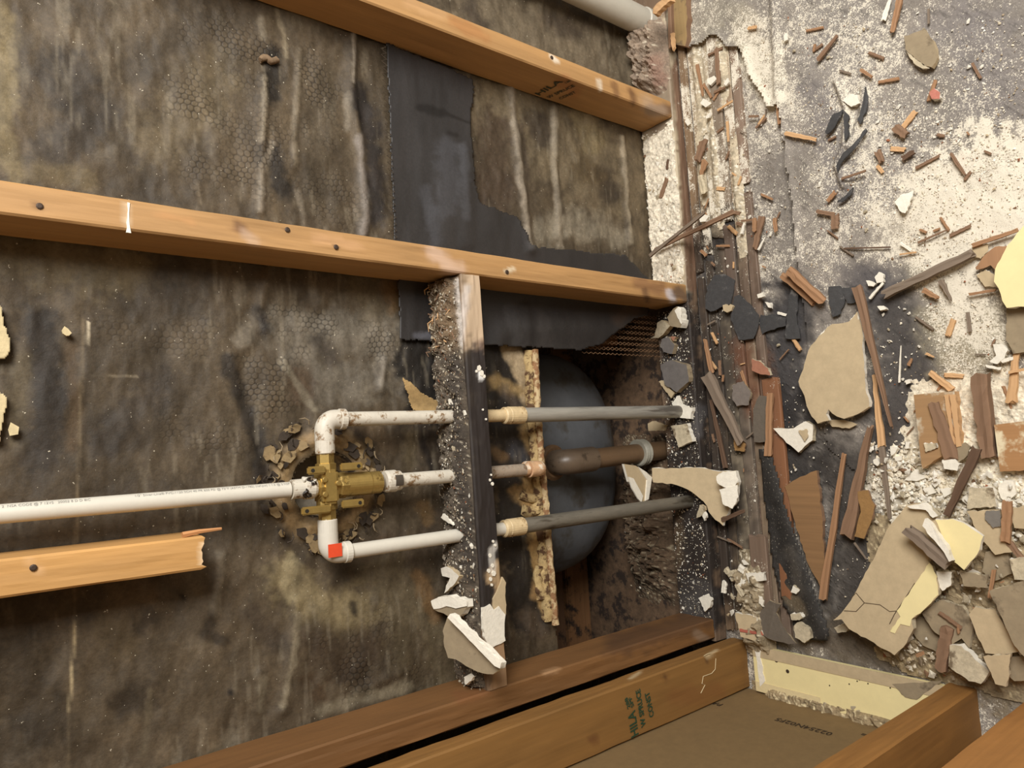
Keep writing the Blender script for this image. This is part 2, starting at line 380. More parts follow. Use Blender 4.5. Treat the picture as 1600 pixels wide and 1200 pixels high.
gz = grid_axis(0.034, 1.235, 0.003, (), (1.27, 1.35, 1.5, 1.8, 2.1, 2.4))
GX, GZ = np.meshgrid(gx, gz); X = GX.ravel(); Z = GZ.ravel()
V = np.stack([X, np.full_like(X, YP), Z], -1); P = proj(V)
dy = (fbm(X*9, Z*14, 4, 1)-0.5)*0.012+(fbm(X*22, Z*45, 3, 9)-0.5)*0.007
for pts, r, h in wrinkles:
    d = segdist(P, pts); dy -= h*np.exp(-(d/r)**2*1.6)
rr = np.hypot(X-VC[0], Z-VC[2]); ring = np.exp(-((rr-0.068)/0.013)**2)
dy -= ring*(0.004+0.014*np.abs(fbm(X*70, Z*70, 4, 4)-0.35))
Cw = np.tile(lin((84, 74, 59)), (len(V), 1))
n1 = fbm(X*7, Z*9, 5, 2); n2 = fbm(X*26, Z*32, 4, 6)
Cw = Cw*(0.50+1.0*n1)[:, None]*(0.66+0.68*n2)[:, None]
Cw = stains_and_light(Cw, P, wall_strokes, 3)
mott = fbm(X*34, Z*52, 4, 12); Cw = Cw*(0.62+0.76*mott)[:, None]
fine = fbm(X*20, Z*130, 3, 15); pale = sstep(.60, .72, fine)*sstep(.45, .6, fbm(X*8, Z*8, 3, 22))*.22
Cw = Cw*(1-pale[:, None])+lin((158, 150, 132))*pale[:, None]
rg = np.clip(ring*1.3*(0.35+1.3*fbm(X*55, Z*55, 3, 31)), 0, 1)[:, None]
Cw = Cw*(1-rg*.9)+lin((160, 136, 98))*rg*.9
dr = (np.exp(-((rr-0.092)/0.010)**2)*sstep(.45, .65, fbm(X*60, Z*60, 3, 33)))[:, None]; Cw = Cw*(1-dr*.8)+lin((40, 32, 26))*dr*.8
Cw *= np.array([.86, .81, .76])
V[:, 1] += dy
HX = stroke_mask(P, hex_strokes, 4)*sstep(.30, .62, fbm(X*24, Z*24, 3, 41))
nx, nz = len(gx), len(gz)
I = np.arange(nx*nz).reshape(nz, nx)
Fq = np.stack([I[:-1, :-1].ravel(), I[:-1, 1:].ravel(), I[1:, 1:].ravel(), I[1:, :-1].ravel()], -1)
cx = X[Fq].mean(1); cz = Z[Fq].mean(1)
keep = ~((cz < zedge(cx)+0.004*(fbm(cx*120, cz*0+2, 2, 5)-.5)) & (cx > -0.72) & (cx < -0.02)) & (np.hypot(cx-VC[0], cz-VC[2]) > 0.050+0.006*(fbm(cx*60, cz*60, 2, 3)-.5))
def wall_material():
    s = NT('tar_paper'); a = s.n('ShaderNodeAttribute'); a.attribute_name = 'Col'; h = s.n('ShaderNodeAttribute'); h.attribute_name = 'Hex'
    tc = s.n('ShaderNodeTexCoord'); sx = s.n('ShaderNodeSeparateXYZ'); s.l(tc.outputs['Object'], sx.inputs[0])
    wob = s.noise(tc.outputs['Object'], 18, 2, .5)
    c = 0.0092
    u = s.math('ADD', s.math('DIVIDE', sx.outputs[2], c), s.math('MULTIPLY', wob, 1.6)); v = s.math('ADD', s.math('DIVIDE', sx.outputs[0], c*1.732), s.math('MULTIPLY', wob, 1.1))
    def cell(off):
        fu = s.math('SUBTRACT', s.math('FRACT', s.math('ADD', u, off)), .5); fv = s.math('MULTIPLY', s.math('SUBTRACT', s.math('FRACT', s.math('ADD', v, off)), .5), 1.732)
        return s.math('SQRT', s.math('ADD', s.math('MULTIPLY', fu, fu), s.math('MULTIPLY', fv, fv)))
    d = s.math('MINIMUM', cell(0.0), cell(0.5)); dot = s.maprange(d, .34, .52, 1, 0)
    hx = s.maprange(s.math('MULTIPLY', h.outputs['Fac'], s.math('SUBTRACT', 1.0, dot)), 0, 1, 1.0, .42)
    lift = s.math('ADD', hx, s.math('MULTIPLY', s.math('MULTIPLY', h.outputs['Fac'], dot), .14))
    f = s.noise(tc.outputs['Object'], 170, 6, .7); k = s.math('MULTIPLY', s.maprange(f, .25, .75, .68, 1.32), lift)
    cb = s.n('ShaderNodeCombineColor')
    for i in range(3): s.l(k, cb.inputs[i])
    col = s.mix(1.0, a.outputs['Color'], cb.outputs[0], 'MULTIPLY')
    sp = s.noise(tc.outputs['Object'], 260, 2, .5); col = s.mix(s.maprange(sp, .735, .76, 0, .85), col, T3((205, 195, 172)))
    s.l(col, s.b.inputs['Base Color']); s.b.inputs['Roughness'].default_value = .62; s.b.inputs['Specular IOR Level'].default_value = .35
    s.bump(s.math('ADD', f, s.math('MULTIPLY', s.math('MULTIPLY', dot, h.outputs['Fac']), .8)), .35, .0025); return s.m
wall_back = add_mesh('wall_back', V, Fq[keep], wall_material(), None, Cw, smooth=True, origin=np.array([0, YP, 0]))
ha = wall_back.data.attributes.new('Hex', 'FLOAT', 'POINT'); ha.data.foreach_set('value', HX.astype(np.float32))
tag(wall_back, 'stained dark paper-backed wall behind the studs with wrinkles and mould', kind='structure')

# hole behind the valve: plaster collar with depth and a pale disc at the back
Vv, Ff = [], []
n = 48; prof = [(0.090, .052), (0.094, .049), (0.118, .044), (0.140, .0435)]
for yy, r in prof:
    for k in range(n):
        th = 2*math.pi*k/n; q = r*(1+.05*(vnoise(k*.5, yy*60, 3)-.5)); Vv.append((VC[0]+q*math.cos(th), yy-.003, VC[2]+q*math.sin(th)))
for i in range(len(prof)-1):
    for k in range(n): Ff.append([i*n+k, i*n+(k+1) % n, (i+1)*n+(k+1) % n, (i+1)*n+k])
add_mesh('hole_collar', Vv, Ff, mat_speck('collar_plaster', (150, 130, 96), .4, scale=90, dark=(60, 48, 36), darkamt=.5), wall_back, smooth=True)
add_mesh('hole_back', *lathe((VC[0], .1365, VC[2]), (0, 1, 0), [(0, .050), (.004, .050)], 32), mat_speck('collar_back', (120, 112, 98), .3), wall_back)
# torn flakes round the valve hole
rnd = random.Random(4)
def flake(px, py, Y, r, th, ang, seed, elong=1.0, lift=0.0):
    c = on_y(px, py, Y); m = rnd.randint(5, 7); V0 = []
    for k in range(m):
        t = 2*math.pi*k/m+rnd.uniform(-.25, .25); a = r*elong*math.cos(t)*rnd.uniform(.7, 1.2); b = r*math.sin(t)*rnd.uniform(.7, 1.2)
        V0.append(c+np.array([a*math.cos(ang)-b*math.sin(ang), -lift*(a/r), a*math.sin(ang)+b*math.cos(ang)]))
    V1 = [v+np.array([0, -th, 0]) for v in V0]; F = [list(range(m)), [m+k for k in range(m)][::-1]]+[[k, m+k, m+(k+1) % m, (k+1) % m] for k in range(m)]
    return V0+V1, F
fl_t = mat_speck('torn_plaster', (150, 128, 92), .35, dark=(70, 55, 40), darkamt=.4); fl_d = mat_speck('torn_paper_dark', (62, 52, 42), .35)
for k in range(70):
    t = rnd.uniform(0, 2*math.pi); q = rnd.uniform(.064, .098); c = proj(np.array([VC[0]+q*math.cos(t), YP, VC[2]+q*math.sin(t)]))
    add_mesh('torn_flake', *flake(c[0], c[1], YP-.006, rnd.uniform(.003, .009), .002, t+math.pi/2+rnd.uniform(-.4, .4), k, 1.5, rnd.uniform(-.004, .004)), fl_t if rnd.random() < .55 else fl_d, wall_back)
for k in range(44):    # curling fibres
    t = rnd.uniform(0, 2*math.pi); q = rnd.uniform(.080, .100); p = np.array([VC[0]+q*math.cos(t), YP-.008, VC[2]+q*math.sin(t)]); a = rnd.uniform(0, 6.3)
    L = rnd.uniform(.008, .02); pts = [p+np.array([math.cos(a+j*.4)*L*j/3, -.004*math.sin(j), math.sin(a+j*.4)*L*j/3]) for j in range(4)]
    add_mesh('torn_fibre', *sweep(pts, [.0011, .0010, .0008, .0003], 5), fl_d if k % 3 else mat_plain('pale_fibre', (150, 132, 104), .8), wall_back)

# black felt sheet over the lath, runs behind the middle stud; lower edge bellies out
felt_poly = [(603, 66), (742, 124), (735, 190), (742, 290), (752, 318), (808, 338), (828, 384), (905, 392), (975, 398), (1020, 442), (1012, 492), (985, 500), (958, 520), (938, 538), (905, 549), (860, 545), (762, 541), (690, 535), (625, 531), (621, 445), (615, 380), (608, 200)]
def sheet(name, poly, surf, step, mat, parent, colf=None, thick=.0015, smooth=True):
    """thin sheet: a fine grid on a surface point(x,y px) cut to an outline, then given thickness"""
    po = np.array(poly, float); x0, y0 = po.min(0)-2; x1, y1 = po.max(0)+2
    xs = np.arange(x0, x1, step); ys = np.arange(y0, y1, step); A, B = np.meshgrid(xs, ys); Pp = np.stack([A.ravel(), B.ravel()], -1)
    jit = (np.stack([fbm(Pp[:, 0]/9, Pp[:, 1]/9, 3, 2), fbm(Pp[:, 0]/9, Pp[:, 1]/9, 3, 8)], -1)-.5)*5
    ins = inpoly(Pp+jit, poly); nx, ny = len(xs), len(ys); I = np.arange(nx*ny).reshape(ny, nx)
    Fq = np.stack([I[:-1, :-1].ravel(), I[:-1, 1:].ravel(), I[1:, 1:].ravel(), I[1:, :-1].ravel()], -1)
    Fq = Fq[ins[Fq].sum(1) >= 3]; used = np.unique(Fq); re = -np.ones(nx*ny, int); re[used] = np.arange(len(used)); Fq = re[Fq]; Pp = Pp[used]
    V = surf(Pp); C = colf(Pp, V) if colf else None; C, D_ = C if isinstance(C, tuple) else (C, None)
    o = add_mesh(name, V, Fq, mat, parent, C, smooth=smooth, dust=D_)
    md = o.modifiers.new('thickness', 'SOLIDIFY'); md.thickness = thick; md.offset = 0
    return o
def many(fn, Pp, *a): return np.array([fn(x, y, *a) for x, y in Pp])
def on_y_arr(Pp, Y):
    D = _F+PA*((Pp[:, :1]-800)/FPX)+PB*((Pp[:, 1:]-600)/FPX); return CAM+D*((Y-CAM[1])/D[:, 1:2])
def on_z_arr(Pp, Zv):
    D = _F+PA*((Pp[:, :1]-800)/FPX)+PB*((Pp[:, 1:]-600)/FPX); return CAM+D*((Zv-CAM[2])/D[:, 2:3])
def felt_surf(Pp):
    V = on_y_arr(Pp, YP-.010)
    b = sstep(470, 549, Pp[:, 1])*sstep(745, 800, Pp[:, 0]); V[:, 1] -= .010*np.sin(b*math.pi*.9)
    V[:, 1] -= .004*(fbm(Pp[:, 0]/26, Pp[:, 1]/110, 3, 5)-.4)
    for pts, r, h in [([(812, 290), (828, 390)], 9, .006), ([(690, 250), (700, 380)], 22, .004), ([(725, 240), (730, 380)], 12, .004), ([(820, 480), (822, 540)], 8, .002)]: V[:, 1] -= h*np.exp(-(segdist(Pp, pts)/r)**2)
    curl = sstep(870, 950, Pp[:, 0])*sstep(500, 548, Pp[:, 1]); V[:, 1] -= .012*curl*0
    return V
def felt_col(Pp, V):
    C = np.tile(lin((46, 43, 42)), (len(Pp), 1))*(0.6+.8*fbm(Pp[:, 0]/30, Pp[:, 1]/90, 4, 3))[:, None]
    st = [([(655, 168), (690, 176)], 9, (22, 19, 18), .9), ([(690, 176), (738, 194)], 3, (24, 20, 18), .8), ([(700, 208), (712, 212)], 5, (24, 20, 18), .8), ([(695, 230), (700, 300), (690, 330)], 20, (74, 74, 78), .5), ([(722, 230), (728, 340)], 8, (80, 80, 84), .5), ([(665, 300), (680, 380)], 10, (74, 74, 78), .45), ([(825, 300), (830, 385)], 7, (90, 88, 88), .5),
          ([(795, 480), (800, 535)], 10, (70, 68, 68), .4), ([(840, 480), (850, 540)], 12, (64, 60, 58), .4), ([(650, 525), (672, 522)], 7, (110, 110, 118), .5), ([(960, 500), (990, 480)], 14, (78, 62, 50), .5)]
    return stains_and_light(C, Pp, st, 2)
felt_m = mat_speck('black_felt', (46, 43, 42), .22, .5, 240, attr=True, bump=.15, spec=.5)
felt = sheet('felt_sheet', felt_poly, felt_surf, 2.0, felt_m, wall_back, felt_col)
felt['label'] = 'black felt sheet hung over the wall, lower edge curling over the hole'
# torn flap of tan paper next to the block
def flap_surf(Pp):
    V = on_y_arr(Pp, YP-.012); t = sstep(600, 640, Pp[:, 1]); V[:, 1] -= .012*(1-t); return V
flap = sheet('paper_flap', [(622, 590), (634, 598), (652, 612), (668, 622), (690, 630), (700, 640), (694, 648), (668, 645), (645, 640), (634, 620)], flap_surf, 1.2, mat_speck('tan_card', (176, 146, 98), .25, .9), wall_back)
# zig-zag wire along the edge of the lath, and the expanded metal lath at the corner of the hole
wire = mat_plain('lath_wire', (120, 110, 98), .5, .6)
e0 = on_y(599, 72, YP-.014); e1_ = on_y(617, 385, YP-.014); pts = []
for k in range(64):
    t = k/63; p = e0+(e1_-e0)*t; pts.append(p+np.array([0, 0, .005 if k % 2 else -.005]))
add_mesh('lath_wire', *sweep(pts, .0008, 5), wire, wall_back)
Vm, Fm = [], []
lo = on_y(1032, 556, YP-.002); hi = on_y(905, 482, YP-.002)
sx_, sz_ = .0062, .0125
nX = int((hi[0]-lo[0])/sx_)+1; nZ = int((hi[2]-lo[2])/sz_)+1
for i in range(nX):
    pts = []
    for j in range(nZ*2+1):
        z = lo[2]+j*sz_/2; x = lo[0]+i*sx_+((sx_/2) if (j+0) % 2 else 0)*(1 if i % 2 else -1)
        pts.append((x, YP-.002, z))
    v, f = sweep(pts, .0009, 4); k = len(Vm); Vm += v; Fm += [[q+k for q in g] for g in f]
ml = add_mesh('metal_lath', Vm, Fm, mat_plain('rusty_lath', (128, 98, 72), .5, .3), wall_back); ml['kind'] = 'stuff'; ml['label'] = 'rusty expanded metal lath at the corner of the hole'
# crusty plaster edge along the hole, with a rusty bead
def crust(name, px, rad, mat, Y, seed, n=10, rag=.7, parent=wall_back):
    a = np.array(px, float); L = np.concatenate([[0], np.cumsum(np.hypot(*np.diff(a, axis=0).T))]); ts = np.linspace(0, L[-1], int(L[-1]/4)+2)
    q = np.stack([np.interp(ts, L, a[:, 0]), np.interp(ts, L, a[:, 1])], -1); pts = [on_y(x, y, Y) for x, y in q]
    v, f = sweep(pts, rad, n); v = np.array(v); m = len(pts); r = np.repeat(np.arange(m), n); k = np.tile(np.arange(n), m); c = np.repeat(np.array(pts), n, 0)
    s = 1+rag*2*(fbm(r*.45, k*.8, 3, seed)-.5); v = c+(v-c)*s[:, None]
    return add_mesh(name, v, f, mat, parent, smooth=True)
cr = mat_speck('crust_plaster', (186, 160, 112), .35, .9, 120, dark=(86, 60, 38), darkamt=.5, dscale=60)
rs = mat_speck('rust_bead', (140, 102, 68), .4, .8, 120, dark=(200, 176, 134), darkamt=.6, dscale=70)
crust('plaster_edge', [(826, 548), (829, 640), (838, 740), (846, 850), (856, 970)], .009, cr, YP-.003, 3)
crust('metal_bead', [(836, 546), (840, 640), (846, 720), (851, 770), (858, 860), (868, 976)], .0065, rs, YP-.012, 6, rag=.4)
crust('plaster_edge', [(812, 772), (838, 782), (836, 800), (815, 796)], .009, cr, YP-.001, 9)
crust('plaster_edge', [(842, 884), (840, 905), (846, 935)], .010, cr, YP-.001, 12)
# small crust knot on the upper paper
kb = mat_speck('crust_brown', (120, 98, 74), .4, .9, 120)
crust('crust_knot', [(406, 94), (416, 90), (424, 96), (434, 92)], .0042, kb, YP-.006, 4)
for px, py, r in [(104, 520, .005), (20, 672, .006)]:
    add_mesh('crust_knot', *flake(px, py, YP-.006, r, .005, .3, 1, 1.3), kb if py < 200 else mat_speck('crust_cream', (206, 188, 146), .2), wall_back)

crm = mat_speck('crust_cream', (206, 188, 146), .2)
for q in ([(-30, 470), (2, 478), (8, 510), (16, 530), (18, 548), (6, 562), (-30, 565)], [(-30, 600), (6, 615), (14, 622), (6, 650), (0, 690), (-30, 700)]):
    sheet('old_plaster', q, lambda Pp: on_y_arr(Pp, YP-.010), 2.5, crm, wall_back, None, .006)
# dark cavity behind the hole
DC = (58, 44, 32)
cdm = mat_speck('cavity_dark', (46, 36, 28), .4, .9, 60)
inner = add_mesh('wall_inner', *box((-.86, .432, 0), (1.3, .45, 2.4)), cdm)
side_in = add_mesh('wall_inner_left', *box((-.86, .1005, 0), (-.843, .45, 2.4)), cdm); tag(side_in, 'dark timber cheek of the cavity behind the back wall', kind='structure')
tag(inner, 'dark timber cavity behind the hole in the wall', kind='structure')
cvw = [mat_wood('cavity_board_%d' % i, c, 0, .5, .8, dark=(52, 40, 32), damt=.35) for i, c in enumerate([(140, 100, 64), (116, 84, 58), (104, 78, 56)])]
for i, (z0, z1) in enumerate([(-.045, .075), (.08, .20), (.205, .33), (.335, .46), (.465, .60)]):
    add_mesh('cavity_board', *bevel_box((-.842, .40+.006*(i % 2), max(z0, 0)), (.6, .43, z1), .003), cvw[i % 3], inner)
tag(add_mesh('cavity_post', *bevel_box((-.092, .24, 0), (-.05, .30, .7), .003), cvw[0]), 'brown timber post standing inside the hole beside the tub', 'post')

# ceiling and the wall behind the photographer (doorway open to the right)
room = mat_speck('room_plaster', (150, 138, 118), .08, .9, 20, bump=.05)
tag(add_mesh('ceiling', *box((-.86, -1.75, 2.41), (1.3, .54, 2.44)), room), 'plaster ceiling of the small room', kind='structure')
tag(add_mesh('wall_front', *box((-.86, -1.78, 0), (.25, -1.75, 2.41)), room), 'plaster wall behind the camera', kind='structure')

# ================================================================ LEFT WALL
XL = -0.733
dry = mat_speck('gypsum_back', (126, 102, 66), .10, .9, 60, bump=.1)  # base darkened to hold the dimmer light on this wall
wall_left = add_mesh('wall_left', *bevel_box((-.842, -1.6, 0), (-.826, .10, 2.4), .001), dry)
tag(wall_left, 'brown paper back of the gypsum board between the left wall studs', kind='structure')
def text_geo(body, size, bold=0.0):
    cu = bpy.data.curves.new('lettering', 'FONT'); cu.body = body; cu.size = size; cu.resolution_u = 2; cu.offset = bold*size
    ob = bpy.data.objects.new('lettering', cu); COL.objects.link(ob); dg = bpy.context.evaluated_depsgraph_get()
    me = bpy.data.meshes.new_from_object(ob.evaluated_get(dg)); V = np.array([v.co[:] for v in me.vertices]); F = [list(p.vertices) for p in me.polygons]
    bpy.data.objects.remove(ob); bpy.data.curves.remove(cu); bpy.data.meshes.remove(me); return V, F
def lettering(body, size, o, dx, dyv, mat, parent, sx=1.0, center=False, bold=.02):
    V, F = text_geo(body, size, bold); dx = np.array(dx, float); dyv = np.array(dyv, float)
    if center: V[:, 0] -= V[:, 0].max()/2
    W = np.array(o)+V[:, :1]*sx*dx+V[:, 1:2]*dyv
    return add_mesh('lettering', W, F, mat, parent)
ink = mat_plain('brown_ink', (52, 36, 20), .8); gink = mat_plain('green_ink', (34, 66, 44), .8); pink = mat_plain('grey_ink', (150, 148, 142), .7); dink = mat_plain('dark_ink', (58, 44, 30), .8)
pa = on_x(1303, 1146, -.826); pb = on_x(1216, 1122, -.826); d = (pb-pa)/np.linalg.norm(pb-pa); up = np.cross(np.array([1., 0, 0]), d); L = np.linalg.norm(pb-pa)
Vt, Ft = text_geo('02254N02F5', .02); sxx = L/Vt[:, 0].max()
lettering('02254N02F5', .02, pa+np.array([.0006, 0, 0]), d, up, ink, wall_left, sxx)
pc = on_x(1360, 1148, -.826); lettering('=', .02, pc+np.array([.0006, 0, 0]), d, up, ink, wall_left)
pd = on_x(1131, 1101, -.826); lettering('PAT', .018, pd+np.array([.0006, 0, 0]), d, up, ink, wall_left)

# ================================================================ STUDS
TW = (180, 138, 88)
wd = mat_wood('timber_2', (190, 140, 90), 2, attr=True)
def stud(name, lo, hi, strokes, label, **kw):
    o = beam(name, lo, hi, 2, kw.pop('base', TW), strokes, mat=kw.pop('mat', None), **kw); return tag(o, label, 'stud')
wh = (222, 206, 184)
st1 = stud('wall_stud', (.369, 0, .040), (.406, YP-.003, 2.40), [([(1048, 172), (1020, 170)], 12, (96, 72, 56), .8), ([(1010, 160), (1030, 175)], 14, (190, 165, 140), .5), ([(960, 130), (965, 150)], 5, (100, 62, 34), .6), ([(985, 140), (990, 160)], 6, (90, 54, 32), .7), ([(935, 125), (938, 140)], 3, (236, 226, 206), .6), ([(710, 35), (760, 60)], 12, (170, 112, 62), .5), ([(870, 95), (862, 88)], 4, (236, 226, 206), .8), ([(640, 5), (690, 25)], 10, (200, 158, 112), .5), ([(880, 130), (895, 138)], 14, (160, 90, 50), .35)],
     'orange-brown wall stud at the right end with a faded green lumber stamp', seed=1, rag0=.004)
st2 = stud('wall_stud', (-.038, 0, .040), (0, YP-.003, 2.40), [([(200, 318), (201, 362)], 3, (236, 222, 196), .9, .5, .3), ([(62, 322)], 7, (120, 84, 50), .8), ([(370, 352), (385, 362)], 9, (110, 76, 52), .7), ([(385, 365), (400, 378)], 10, (206, 176, 150), .5), ([(680, 395), (710, 420)], 16, (216, 184, 160), .7), ([(500, 372), (560, 385)], 10, (206, 160, 116), .5), ([(525, 385)], 3, (90, 60, 36), .9), ([(448, 358)], 3, (110, 84, 66), .9), ([(1000, 440), (1030, 450)], 12, (126, 88, 62), .6), ([(1045, 455), (1052, 470)], 6, (216, 210, 214), .8), ([(1060, 455), (1075, 470)], 12, (92, 74, 62), .8), ([(1008, 455), (1012, 470)], 5, (90, 60, 40), .7), ([(300, 345), (250, 335)], 8, (206, 150, 96), .4), ([(800, 420), (790, 425)], 4, (240, 226, 196), .8)],
     'long orange-brown wall stud across the middle, behind the top of the rotten block', seed=2, rag0=.003)
st3 = stud('wall_stud', (-.446, 0.002, 1.005), (-.406, YP-.003, 2.40), [([(52, 886)], 5, (90, 54, 28), .9), ([(50, 880), (60, 892)], 9, (214, 172, 126), .6), ([(318, 850), (316, 884)], 4, (232, 206, 170), .8)], 'short sawn-off wall stud hanging above the valve with a splintered end', seed=3, rag0=.012, base=(190, 144, 86))
a = on_y(285, 836, .01); b = on_y(346, 826, .012)
tag(st3, None)
sp = add_mesh('splinter', *sweep([a, a+(b-a)*.4+np.array([.001, 0, 0]), b], [.004, .003, .0018], 6), wd, st3, np.tile(lin((196, 140, 90)), (18, 1)))
st4 = stud('wall_stud', (-.728, 0.0, .040), (-.690, YP-.003, 2.40), [([(850, 1052), (870, 1045)], 5, (190, 150, 110), .5), ([(960, 1010), (1100, 965)], 22, (70, 48, 34), .6), ([(720, 1090), (760, 1080)], 14, (130, 80, 46), .4), ([(1090, 990), (1100, 1000)], 8, (150, 130, 110), .5)], 'reddish-brown end stud of the back wall, under the rotten block', seed=4, base=(122, 85, 47), rag0=.003)  # base darkened to stand for the weak light at this end
stA = stud('wall_stud', (-.824, -.044, 0.0), (XL, -.007, 2.40), [([(1040, 1060)], 5, (80, 48, 24), .8, .8, .4), ([(1105, 1035)], 4, (84, 54, 30), .8, .8, .4), ([(927, 1155)], 9, (110, 70, 36), .8, .6, .4), ([(1060, 1090), (1120, 1080)], 16, (128, 80, 42), .4), ([(1105, 1025), (1120, 1015)], 3, (220, 200, 160), .6), ([(985, 1060), (1000, 1050)], 3, (220, 200, 160), .6)], 'left corner stud whose broad face is stamped HILA W SPRUCE CONST in green', seed=5, base=(136, 98, 50))  # darkened base carries the fall-off of light toward the left wall
# green stamp on the broad face that looks at the room
def stampA(txt, p0, p1, size, parent=stA, Y=-.0452, mat=gink, bold=.03):
    a = on_y(*p0, Y); b = on_y(*p1, Y); d = (b-a)/np.linalg.norm(b-a); V, F = text_geo(txt, size); lettering(txt, size, a, d, np.cross(d, [0, 1., 0])*-1 if np.cross(d, [0, 1., 0])[2] < 0 else np.cross(d, [0, 1., 0]), mat, parent, np.linalg.norm(b-a)/V[:, 0].max(), bold=bold)
stampA('HILA', (998, 1148), (992, 1109), .026, bold=.018); stampA('288', (985, 1105), (980, 1089), .010); stampA('SPF', (991, 1103), (986, 1088), .010)
stampA('W SPRUCE', (1009, 1133), (1000, 1076), .016); stampA('CONST', (1022, 1118), (1014, 1080), .016)
def stampS(txt, p0, p1, size, parent, X, mat):
    a = on_x(*p0, X); b = on_x(*p1, X); d = (b-a)/np.linalg.norm(b-a); u = np.cross(d, [1., 0, 0]); u = u if u[2] > 0 else -u
    V, F = text_geo(txt, size); lettering(txt, size, a, d, u, mat, parent, np.linalg.norm(b-a)/V[:, 0].max())
ds = mat_plain('faded_green_ink', (62, 62, 40), .8)
X1 = .369-.0012
for txt, p0, p1, sz in [('HILA', (842, 150), (880, 128), .020), ('2.88', (884, 131), (892, 127), .008), ('W SPRUCE', (858, 154), (899, 135), .013), ('CONST', (876, 156), (901, 145), .013)]:
    stampS(txt, p0, p1, sz, st1, X1, ds)
stB = stud('wall_stud', (-.824, -.452, 0.0), (XL, -.412, 2.40), [], 'left wall stud standing at the end of the cream board strip', seed=6, base=(142, 99, 48))  # darker base here and on the next stud paints the dim left side
stC = stud('wall_stud', (-.824, -.612, 0.0), (XL+.004, -.520, 2.40), [([(1575, 1120)], 6, (140, 90, 50), .6)], 'broad left wall stud nearest the camera in the lower right corner', seed=7, base=(164, 114, 60))
# sole plate of the back wall
plate_st = [([(1030, 60), (1040, 440)], 40, (206, 192, 164), .85, .3), ([(1025, 60), (1030, 190)], 32, (128, 110, 92), .8), ([(1062, 100), (1075, 300), (1083, 445)], 12, (120, 92, 72), .95, .4, .4), ([(1058, 500), (1080, 700), (1095, 960)], 46, (40, 34, 31), .95, .4), ([(1060, 570), (1050, 600)], 16, (92, 90, 92), .6), ([(1090, 680), (1095, 640)], 10, (104, 102, 104), .4), ([(1095, 930), (1080, 960)], 26, (84, 80, 78), .6), ([(1062, 880), (1060, 800)], 6, (104, 84, 58), .5)]
plate = beam('sole_plate', (-.735, 0, 0), (1.3, YP, .038), 0, (120, 98, 78), plate_st, seed=8, rough=.0012, specks=.42, nseg=9, step=.005)
tag(plate, 'sole plate under the studs, dusted white at one end and black with mould', 'sole plate')
# nails
nail_m = mat_plain('nail_steel', (96, 88, 80), .4, .8)

# rotten horizontal block between studs
bl_st = [([(742, 440), (748, 540)], 26, (188, 164, 136), .95, .3, .5), ([(728, 450), (720, 530)], 7, (222, 212, 204), .8), ([(757, 545), (745, 560)], 16, (96, 70, 58), .8), ([(748, 575), (775, 960)], 34, (34, 27, 25), .98, .25, .5), ([(700, 560), (705, 940)], 36, (60, 52, 44), .9), ([(700, 445), (695, 540)], 30, (104, 84, 62), .8), ([(765, 560), (780, 760), (785, 900)], 4, (88, 70, 60), .6),
         ([(770, 900), (788, 880), (780, 1000)], 12, (176, 148, 112), .9, .3), ([(785, 1020), (785, 1075)], 22, (158, 126, 94), .95, .3), ([(700, 1050), (730, 1075)], 22, (120, 92, 62), .8), ([(770, 895), (768, 860), (776, 850)], 5, (226, 220, 210), .6), ([(748, 578), (752, 590)], 4, (240, 238, 234), .9)]
bx0, bx1 = -.690, -.0385
block = empty('timber_block', ((bx0+bx1)/2, .045, .563)); tag(block, 'rotten horizontal timber block between studs, blackened front and heaped with crud', 'timber block')
body = beam('block_body', (bx0, .001, .564), (bx1, YP-.004, .602), 0, (120, 98, 76), bl_st, block, seed=9, rough=.0014, nseg=9, step=.004, shear=(0, .016), specks=.22)
# crud heap on top of the block
rx = np.arange(bx0+.004, bx1-.002, .0028); ry = np.arange(.004, YP-.004, .0028); A, B = np.meshgrid(rx, ry); Xc = A.ravel(); Yc = B.ravel()
top = .602+(Xc-bx0)*.016
edge = sstep(.0, .022, Yc-.004)*(1-.3*sstep(.07, .085, Yc))
hh = edge*(.008+.020*np.clip(fbm(Xc*26, Yc*26, 4, 3)-.25, 0, 1)+.010*np.clip(fbm(Xc*120, Yc*120, 3, 8)-.35, 0, 1)*2)*(1-.35*sstep(-.60, -.66, Xc))
Vc = np.stack([Xc, Yc, top+hh-.001], -1); Pc = proj(Vc)
Cc = np.tile(lin((86, 76, 64)), (len(Vc), 1))*(.35+1.3*fbm(Xc*110, Yc*110, 4, 5))[:, None]
Cc = stains_and_light(Cc, Pc, [([(690, 445), (700, 520)], 34, (128, 104, 76), .6), ([(715, 440), (722, 540)], 6, (214, 206, 198), .6), ([(710, 560), (722, 760), (735, 900)], 14, (52, 46, 41), .7), ([(690, 1040), (700, 1070)], 22, (126, 96, 66), .7)], 4)
spk = vnoise(Xc*600, Yc*600, 3); Cc[spk > .90] = lin((170, 160, 142)); Cc[spk < .10] *= .3
nx, ny = len(rx), len(ry); I = np.arange(nx*ny).reshape(ny, nx); Fc = np.stack([I[:-1, :-1].ravel(), I[:-1, 1:].ravel(), I[1:, 1:].ravel(), I[1:, :-1].ravel()], -1)
crud_m = mat_speck('crud', (90, 80, 66), .45, .95, 220, attr=True, bump=.6)
crud = add_mesh('crud_heap', Vc, Fc, crud_m, block, Cc); crud['kind'] = 'stuff'; crud['label'] = 'speckled heap of rotted plaster and droppings'
def block_top(x, y): return .602+(x-bx0)*.016

